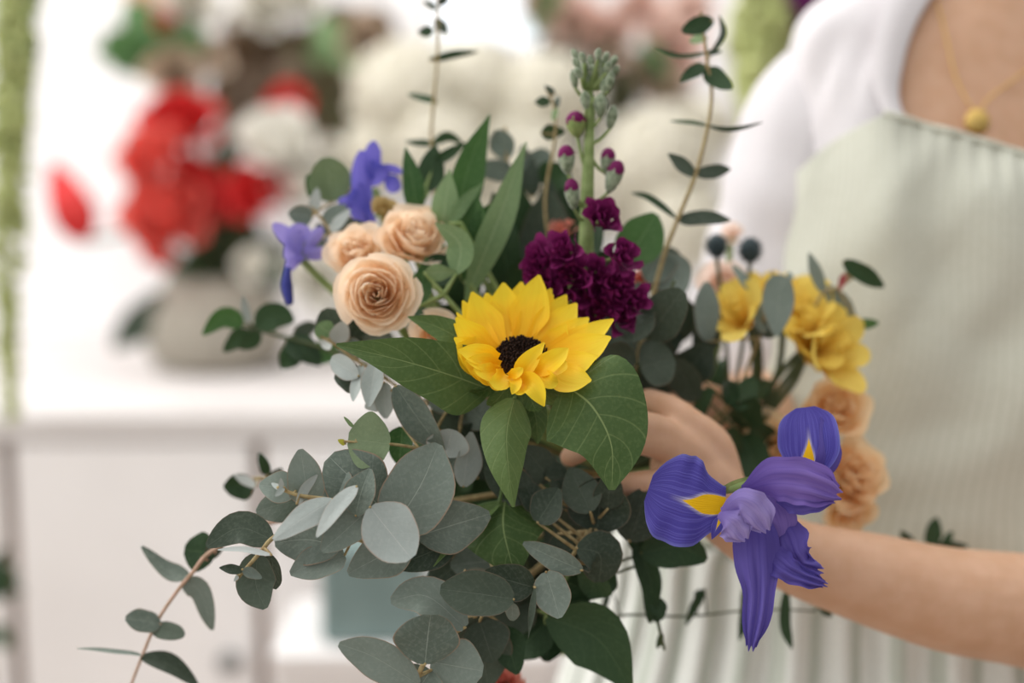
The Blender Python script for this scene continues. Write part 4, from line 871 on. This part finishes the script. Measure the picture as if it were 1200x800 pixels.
# a bright window in the back wall
wl, wb_, wr = W(512, 0, wy).x, W(0, 55, wy).z, W(640, 0, wy).x
k = NT('daylit_pane'); e = k.n('ShaderNodeEmission'); e.inputs[0].default_value = (.92, .96, 1, 1); e.inputs[1].default_value = 1.6; k.l(e.outputs[0], k.out.inputs[0])
wn = struct(build('window_1', box(wl - .05, wr + .05, wy - .03, wy, wb_ - .05, wb_ + 1.0, .004), PAINT))
build('pane', box(wl, wl + (wr - wl) * .48, wy - .034, wy - .028, wb_, wb_ + .95, .001), k.m, wn); build('pane', box(wl + (wr - wl) * .52, wr, wy - .034, wy - .028, wb_, wb_ + .95, .001), k.m, wn)
# cabinet with worktop
fy = W(0, 480, 2.16).y
cab = thing('cabinet', 'white painted shop cabinet with a brown gap beside its doors, under the stone vase', 'cabinet', V((-.3, fy + .3, 0)))
zt = ctop - .045
xg = W(305, 0, 2.2).x; xl = W(14, 0, 2.2).x
build('carcass', box(xl - .5, xg + .02, fy + .035, fy + .70, .06, zt, .002), BROWN, cab)
build('plinth', box(xl - .5, xg + 1.6, fy + .06, fy + .66, 0, .06, .002), PAINT, cab)
d1 = build('door', box(xl + .012, xg - .010, fy + .003, fy + .035, .08, zt - .004, .003), PAINT, cab)
build('door', box(xl - .48, xl - .010, fy + .003, fy + .035, .08, zt - .004, .003), PAINT, cab)
kp = W(266, 782, 2.18); build('knob', lathe(V((kp.x, fy + .004, kp.z)), [(.004, 0), (.006, .008), (.017, .014), (.019, .022), (.012, .028), (.002, .029)], V((0, -1, 0)), 20), KNOB, d1)
x2 = xg + .010
build('door', box(x2, x2 + .62, fy + .003, fy + .035, .08, zt - .004, .003), PAINT, cab)
build('door', box(x2 + .625, xg + 1.6, fy + .003, fy + .035, .08, zt - .004, .003), PAINT, cab)
build('side_panel', box(xg + 1.58, xg + 1.6, fy + .036, fy + .70, .06, zt, .002), PAINT, cab)
tag(build('worktop', box(xl - .55, xg + 1.65, fy, fy + .855, zt, ctop, .004), TOPM), 'long white worktop lying on the cabinet, under the stone vase', 'worktop')
pz = W(0, 756, 1.92).z; py_ = W(0, 756, 1.92).y
pd = thing('pedestal', 'low white display pedestal under the teal grey box', 'pedestal', V((W(460, 0, 1.92).x, py_ + .1, 0)))
px0, px1 = W(318, 0, 1.9).x, W(650, 0, 1.9).x
build('top', box(px0, px1, py_ - .03, py_ + .20, pz - .03, pz, .004), PAINT, pd); build('body', box(px0 + .006, px1 - .006, py_ - .022, py_ + .19, 0, pz - .03, .003), PAINT, pd)
bx = [W(376, 0, 1.92).x, W(495, 0, 1.92).x]; zs = pz; fy_ = py_ - .13
tb = thing('storage_box', 'teal grey storage box standing on the low white pedestal', 'box', V((sum(bx) / 2, py_ + .08, zs)))
build('body', box(bx[0], bx[1], py_, py_ + .15, zs, zs + .13, .008), TEAL, tb); build('lid', box(bx[0] - .004, bx[1] + .004, py_ - .004, py_ + .154, zs + .115, zs + .136, .006), TEAL, tb)
# ---- back bouquet and vases
def vase(name, label, x, d, prof, mat):
    c = V((W(x, 440, d).x, W(x, 440, d).y, ctop)); t = thing(name, label, 'vase', c)
    build('body', lathe(c, prof, seg=40), mat, t); return c
vc = vase('vase', 'rounded grey stone vase standing on the white worktop', 255, 2.60, [(.08, 0), (.112, .012), (.130, .055), (.131, .085), (.118, .125), (.092, .155), (.085, .165), (.09, .17), (.078, .168), (.07, .13), (.10, .08), (.09, .02), (.01, .015)], STONE)
pv = vase('vase', 'tall pale glazed vase behind the bouquet, holding the cream hydrangeas', 640, 2.58, [(.085, 0), (.10, .01), (.115, .12), (.10, .24), (.09, .27), (.082, .26), (.09, .12), (.08, .02), (.01, .015)], GLASS)
vd = vase('vase', 'pale vase of dried seed heads at the back of the worktop', 425, 2.72, [(.05, 0), (.06, .01), (.065, .15), (.05, .26), (.045, .26), (.05, .1), (.01, .015)], GLASS)
def bgstem(t, c, root, mat=STEMD):
    build('stem', tube([c, c.lerp(root, .5) + V((0, 0, .05)), root, root - V((0, 0, .12))], [.004, .004], 6, 10), mat, t)
def bg(name, label, cat, x, y, d, r, ax, mat, n, seed, root, group=None, **k):
    c = W(x, y, d); a = camdir(c, *ax)
    t = rose(name, label, c, a, M(r, d), mat, n, seed=seed, cat=cat, sep=False, nm=(6, 6), group=group, **{**dict(ruf=.12, open_=.9), **k})
    bgstem(t, c - a * M(r, d) * .55, root); return t
vr = vc + V((0, 0, .15))
bg('peony', 'blurred red bloom at the top of the red group above the stone vase', 'flower', 212, 140, 2.52, 46, (-.1, .9), RED, 26, 1, vr)
bg('peony', 'blurred coral-red bloom at the left middle of the red group above the stone vase', 'flower', 178, 178, 2.46, 42, (-.3, .8), CORALB, 26, 2, vr)
bg('peony', 'largest blurred coral-pink bloom, lowest left above the stone vase', 'flower', 192, 250, 2.44, 52, (-.2, .6), CORALB, 30, 3, vr)
bg('peony', 'blurred red bloom right of the coral-pink one, beside dark leaves', 'flower', 230, 222, 2.48, 42, (.5, .6), RED, 24, 4, vr)
bg('peony', 'blurred small pink bloom hanging lowest over the vase rim', 'flower', 186, 296, 2.46, 20, (-.2, -.3), CORALB, 12, 5, vr)
bg('peony', 'blurred cream-white bloom, the big one right of the red group', 'flower', 325, 158, 2.5, 46, (0, 1.0), WHITE, 28, 6, vr)
bg('peony', 'blurred white bloom below the big cream-white one', 'flower', 350, 212, 2.5, 42, (.1, .8), WHITE, 26, 7, vr)
bg('peony', 'blurred small cream bloom right of the white ones, behind the blue iris', 'flower', 394, 190, 2.52, 26, (.2, .1), WHITE, 14, 8, vr)
bg('peony', 'blurred red bloom left of and under the white blooms', 'flower', 302, 222, 2.48, 40, (-.2, .7), RED, 20, 9, vr)
bg('peony', 'blurred red bloom peeping over the top of the cream-white bloom', 'flower', 338, 116, 2.56, 26, (0, .7), RED, 12, 10, vr)
bg('ranunculus', 'small round white flower hanging in the dark leaves over the vase', 'flower', 294, 310, 2.42, 22, (0, 0), WHITE, 12, 11, vr)
bg('ranunculus', 'white flower behind the dark blue iris bud', 'flower', 372, 326, 2.46, 38, (0, 0), WHITE, 16, 12, vr)
# red spathe
c = W(83, 235, 2.35); t = thing('anthurium', 'red anthurium standing out alone against the white wall at the left', 'flower', c)
build('spathe', blade([W(100, 282, 2.36), W(84, 240, 2.34), W(62, 190, 2.36)], M(52, 2.35), 'euc', 10, cup=-.25, fold=.1), RED, t)
build('spadix', tube([W(95, 270, 2.34), W(84, 235, 2.32)], [.006, .004], 8, 6), CORALB, t)
bgstem(t, W(100, 282, 2.36), vr)
def leafy(label, d, root, lv, mat, smat=STEMD, name='leafy_branch'):
    cx = sum(l[0] for l in lv) / len(lv); cy = sum(l[1] for l in lv) / len(lv); t = thing(name, label, 'foliage', root)
    mb = tube([W(cx, cy, d), W(cx, cy, d).lerp(root, .6) + V((0, 0, .02)), root - V((0, 0, .1))], [.003, .004], 6, 12)
    for i, (a, b, c_, e, w) in enumerate(lv):
        p = W(a, b, d); q = W(c_, e, d + .02 * math.sin(i * 2.3)); tube([W(cx, cy, d), p], [.002, .0015], 5, 3, mb)
        build('leaf', blade([p, p.lerp(q, .5) + UP * .01, q], M(w, d), 'euc', 15 * math.sin(i * 1.7), fold=.15, seed=i), mat, t)
    build('stem', mb, smat, t)
leafy('blurred dark leaves filling the gap between red and white blooms', 2.56, vr, [(265, 260, 262, 160, 40), (268, 280, 285, 200, 44), (255, 300, 230, 250, 50), (275, 320, 300, 260, 50), (262, 330, 220, 290, 50), (290, 330, 330, 280, 54), (270, 330, 270, 270, 54), (250, 325, 195, 315, 30), (305, 335, 350, 300, 40)], DGR)
leafy('blurred teal leaf hanging beside the vase on the left', 2.5, vr, [(200, 360, 132, 408, 46), (190, 345, 160, 380, 20)], EUCD)
leafy('blurred green leaves at the top left above the white wall', 2.62, vr, [(190, 80, 120, 40, 44), (180, 60, 150, 0, 50), (190, 80, 130, 80, 34), (200, 70, 190, 20, 46), (205, 85, 215, 40, 40), (200, 75, 110, 60, 50), (205, 80, 160, 20, 54), (215, 70, 235, 30, 40)], GRN)
leafy('blurred lighter leaves at the top between the white blooms', 2.66, vd + V((0, 0, .25)), [(390, 60, 372, 20, 30), (396, 70, 420, 30, 30), (385, 75, 360, 60, 26), (398, 80, 425, 70, 26)], GRNL)
bg('peony', 'blurred beige-pink bloom above the red group', 'flower', 205, 84, 2.6, 34, (0, .2), TANB, 16, 20, vr)
bg('peony', 'blurred tan bloom next to the beige-pink one, below the top leaves', 'flower', 238, 66, 2.64, 30, (.2, .2), TANB, 14, 21, vr)
bg('peony', 'white bloom cut by the top edge at the upper left', 'flower', 222, 0, 2.66, 36, (.1, .1), WHITE, 16, 22, vr)
bg('peony', 'white bloom with blush tint cut by the top edge, leftmost there', 'flower', 168, -6, 2.66, 26, (-.1, .1), BLUSH, 14, 23, vr)
bg('ranunculus', 'small red flower under the white blooms at the top left', 'flower', 190, 22, 2.6, 13, (0, 0), RED, 10, 24, vr)
bg('peony', 'white bloom at the top edge left of the window', 'flower', 310, 6, 2.7, 34, (0, .1), WHITE, 16, 25, vd + V((0, 0, .25)))
bg('peony', 'second white bloom at the top edge, beside the dried stems', 'flower', 352, 0, 2.72, 26, (0, .1), WHITE, 14, 26, vd + V((0, 0, .25)))
# dried bunch
rr = random.Random(3); vdt = vd + V((0, 0, .25))
for i, (x, y) in enumerate([(280, 60), (300, 100), (330, 60), (345, 95), (372, 110), (390, 140), (270, 110), (410, 120), (400, 60), (315, 130), (360, 60), (280, 150), (440, 40), (430, 95)]):
    d = 2.78 + rr.uniform(-.04, .06); c = W(x, y, d)
    t = thing('dried_flower', 'brown dried seed head in the blurred bunch behind the white blooms', 'dried flower', c, 'dried seed heads behind the white blooms')
    mb = MB()
    for j in range(60):
        z = 1 - 2 * (j + .5) / 60; a = j * 2.4; q = math.sqrt(1 - z * z); o = V((q * math.cos(a), q * math.sin(a), z)); ball(c + V((o.x * .034, o.y * .034, o.z * .045)), .010, seg=6, mb=mb)
    build('seed_head', mb, DRYF if i % 2 else DRY, t); bgstem(t, c, vdt + V((rr.uniform(-.03, .03), 0, 0)), DRY)
# hydrangeas
def hyd_mesh(mat):
    r = random.Random(8); mb = MB()
    for i in range(110):
        z = 1 - 1.75 * (i + .5) / 110; a = i * 2.39996; q = math.sqrt(max(0, 1 - z * z)); o = V((q * math.cos(a), q * math.sin(a), z)).normalized()
        X = o.orthogonal().normalized(); X = Matrix.Rotation(r.random() * 6, 3, o) @ X; Y = o.cross(X); p = o * r.uniform(.90, 1.08)
        for k in range(4):
            u = X * math.cos(k * PI / 2) + Y * math.sin(k * PI / 2)
            blade([p, p + u * .11 + o * .03, p + u * .21 + o * r.uniform(-.07, .06)], .18, 'round', 0, o, cup=.1, n=4, m=3, mb=mb)
    ball(V((0, 0, 0)), .80, seg=16, mb=mb); return mb
hyd = None
def hydrangea(label, x, y, d, rad, mat, rootp, rot):
    global hyd
    c = W(x, y, d); R = M(rad, d); t = thing('hydrangea', label, 'flower', c)
    if hyd is None:
        o = build('flower_head', hyd_mesh(mat), mat, None); hyd = o.data
    else:
        o = bpy.data.objects.new('flower_head', hyd); COL.objects.link(o)
    o.parent = t; o.location = (0, 0, 0); o.scale = (R, R, R * .9); o.rotation_euler = (.5 + .2 * math.sin(rot), .1, rot)
    bgstem(t, c, rootp); return t
pr = pv + V((0, 0, .26))
hydrangea('large cream hydrangea left of the window above the blue iris', 478, 110, 2.5, 66, CREAM, pr, 0)
hydrangea('cream hydrangea below the bright window', 556, 104, 2.54, 62, CREAM, pr, 1)
hydrangea('cream hydrangea low behind the pointed green blades', 520, 185, 2.46, 62, CREAM, pr, 2)
hydrangea('cream hydrangea low and left, behind the deep blue iris', 452, 180, 2.5, 48, CREAM, pr, 3.2)
hydrangea('cream hydrangea behind the bud cluster of the stock', 640, 120, 2.52, 62, CREAM, pr, 4)
hydrangea('cream hydrangea behind the middle of the stock stem', 615, 195, 2.48, 60, CREAM, pr, 5)
hydrangea('large cream hydrangea right of the stock spike', 770, 190, 2.5, 70, CREAM, pr, 6)
hydrangea('cream hydrangea lowest on the right, beside the shirt sleeve', 800, 262, 2.46, 56, CREAM, pr, 7)
hydrangea('cream hydrangea low behind the purple stock buds', 712, 225, 2.52, 52, CREAM, pr, 8)
hydrangea('cream hydrangea nearest the sleeve, at the height of the shoulder', 826, 150, 2.56, 36, CREAM, pr, 9)
hydrangea('cream hydrangea lowest in the middle, behind the dark leaves', 600, 268, 2.5, 60, CREAM, pr, 10)
for i, (x, y, r_, lab, m_) in enumerate([(672, 22, 34, 'leftmost of the pink blurred blooms at the top', PINK), (712, 40, 36, 'pink blurred bloom above the stock bud cluster', PINK), (748, 8, 32, 'pink blurred bloom at the top edge, right of centre', PINK), (790, 56, 40, 'peach-pink blurred bloom behind the tall wispy branch', PINK), (812, 10, 26, 'pink blurred bloom at the top edge beside the tall branch', PINK), (640, -4, 30, 'tan blurred bloom at the top edge next to the window', TANB), (760, 84, 26, 'tan blurred bloom below the pink ones', TANB),
   (724, 118, 24, 'dusky blurred bloom right of the stock bud cluster', DRYF), (790, 118, 28, 'dusky pink blurred bloom above the hydrangea at right', TANB), (690, 84, 26, 'dusky tan bloom left behind the stock bud cluster', DRYF), (428, 44, 30, 'tan blurred bloom at the top left of the window', TANB)]):
    bg('rose', lab, 'flower', x, y, 2.66, r_, (0, .1), m_, 16, 30 + i, pr)
leafy('blurred green leaves among the pink blooms at the top', 2.58, pr, [(765, 70, 752, 50, 18), (770, 78, 785, 98, 20), (768, 66, 776, 84, 20), (640, 20, 625, 40, 26), (645, 15, 650, -14, 26)], GRN)
leafy('blurred brownish leaves between the pink blooms and the hydrangeas', 2.74, pr, [(740, 100, 700, 60, 50), (745, 110, 760, 60, 54), (690, 60, 660, 20, 50), (700, 70, 690, 10, 50), (750, 110, 800, 90, 50), (735, 110, 720, 140, 46), (660, 70, 640, 30, 50)], plain('brownish_leaf', (110, 98, 84), (92, 84, 70), 20))
leafy('blurred olive leaves behind the dried seed heads', 2.86, vd + V((0, 0, .25)), [(330, 140, 280, 100, 56), (340, 130, 330, 60, 60), (350, 130, 400, 80, 60), (350, 150, 410, 150, 56), (300, 160, 260, 130, 56), (300, 60, 260, 20, 56), (380, 60, 420, 10, 56), (300, 90, 270, 60, 50)], plain('olive_brown_leaf', (96, 82, 58), (82, 70, 50), 20))
# hanging amaranth tassels
def tassel(label, pts, r, seed, mat=LIMEG, cat='hanging plant', name='hanging_amaranth'):
    t = thing(name, label, cat, pts[0]); rn = random.Random(seed); sp = catmull(pts, 90); mb = MB()
    for i, p in enumerate(sp):
        f = i / 90; q = r * (math.sin(PI * min(.96, f * .9 + .12)) ** .6)
        for k in range(6):
            a = rn.random() * 6.28; s = rn.uniform(.4, 1)
            ball(p + V((math.cos(a) * q * s, math.sin(a) * q * s, rn.uniform(-.008, .008))), rn.uniform(.35, .6) * r * .55, seg=6, mb=mb)
    build('tassel', mb, mat, t); build('stem', tube([pts[0] + V((0, 0, .5)), pts[0], sp[45]], [.004, .003], 6, 6), STEM, t)
tassel('yellow-green hanging amaranth tassel at the far left edge', [W(10, -120, 1.9), W(14, 60, 1.9), W(12, 200, 1.9), W(8, 330, 1.9), W(14, 490, 1.9)], .026, 1)
tassel('second green hanging tassel at the far left edge, behind the longer one', [W(24, -120, 2.0), W(20, 0, 2.0), W(16, 130, 2.0), W(14, 250, 2.0)], .032, 2, plain('deep_green_tassel', (120, 136, 84), (146, 160, 108), 60))
tassel('yellow-green hanging amaranth tassel beside the shoulder', [W(896, -120, 1.9), W(896, 0, 1.9), W(892, 70, 1.9), W(884, 150, 1.9)], .042, 3)
tassel('dark purple hanging flower tassel above the shoulder', [W(968, -140, 1.9), W(968, -60, 1.9), W(962, 0, 1.9), W(950, 40, 1.9)], .06, 4, PURP)
leafy('blurred dark leaves low at the left edge beside the cabinet', 2.0, V((W(-40, 0, 2.0).x, W(-40, 0, 2.0).y, .02)), [(-20, 690, 22, 672, 26), (-20, 700, 28, 694, 24), (-15, 745, 12, 760, 24), (-30, 720, 8, 640, 22)], DGR)
# ------------------------------------------------------------------ light, sky, camera
w = bpy.data.worlds.new('daylight'); scene.world = w; w.use_nodes = True
nt = w.node_tree; bgn = nt.nodes['Background']; bgn.inputs[0].default_value = (1.0, .985, .965, 1)
tc = nt.nodes.new('ShaderNodeTexCoord'); vm = nt.nodes.new('ShaderNodeVectorMath'); vm.operation = 'DOT_PRODUCT'
vm.inputs[1].default_value = V((-.55, .30, .78)).normalized(); nt.links.new(tc.outputs['Generated'], vm.inputs[0])
mr = nt.nodes.new('ShaderNodeMapRange'); mr.inputs[1].default_value = -.9; mr.inputs[2].default_value = 1; mr.inputs[3].default_value = .12; mr.inputs[4].default_value = 1.45
nt.links.new(vm.outputs['Value'], mr.inputs[0]); nt.links.new(mr.outputs[0], bgn.inputs[1])
def lamp(name, loc, target, size, power, col):
    l = bpy.data.lights.new(name, 'AREA'); l.shape = 'RECTANGLE'; l.size, l.size_y = size; l.energy = power; l.color = col
    o = bpy.data.objects.new(name, l); COL.objects.link(o); o.location = loc
    o.rotation_euler = (V(target) - V(loc)).to_track_quat('-Z', 'Y').to_euler(); return o
lamp('window_daylight', (-2.7, .95, 2.2), (.1, 1.3, 1.0), (2.0, 1.8), 30, (1.0, .975, .95))
lamp('background_fill', (-.8, 1.9, 2.8), (-.6, 3.0, .9), (3.0, .8), 29, (1.0, .98, .96))  # added overhead fill that brightens the wall and the background flowers
lamp('wall_fill', (-.9, 2.1, 2.6), (-.9, 3.0, .9), (2.4, .4), 4, (1.0, .98, .96))  # second added fill, lifts the white of the back wall
cd = bpy.data.cameras.new('camera'); cam = bpy.data.objects.new('camera', cd); COL.objects.link(cam); scene.camera = cam
cam.location = CAM; cam.rotation_euler = (PI / 2 - PITCH, 0, 0); cd.lens = 50; cd.sensor_width = 36; cd.clip_start = .01
cd.dof.use_dof = True; cd.dof.focus_distance = .888; cd.dof.aperture_fstop = 1.7
scene.view_settings.view_transform = 'Standard'; scene.view_settings.look = 'None'; scene.view_settings.gamma = 1; scene.view_settings.exposure = 0
scene.view_settings.use_curve_mapping = False
scene.cycles.use_denoising = True
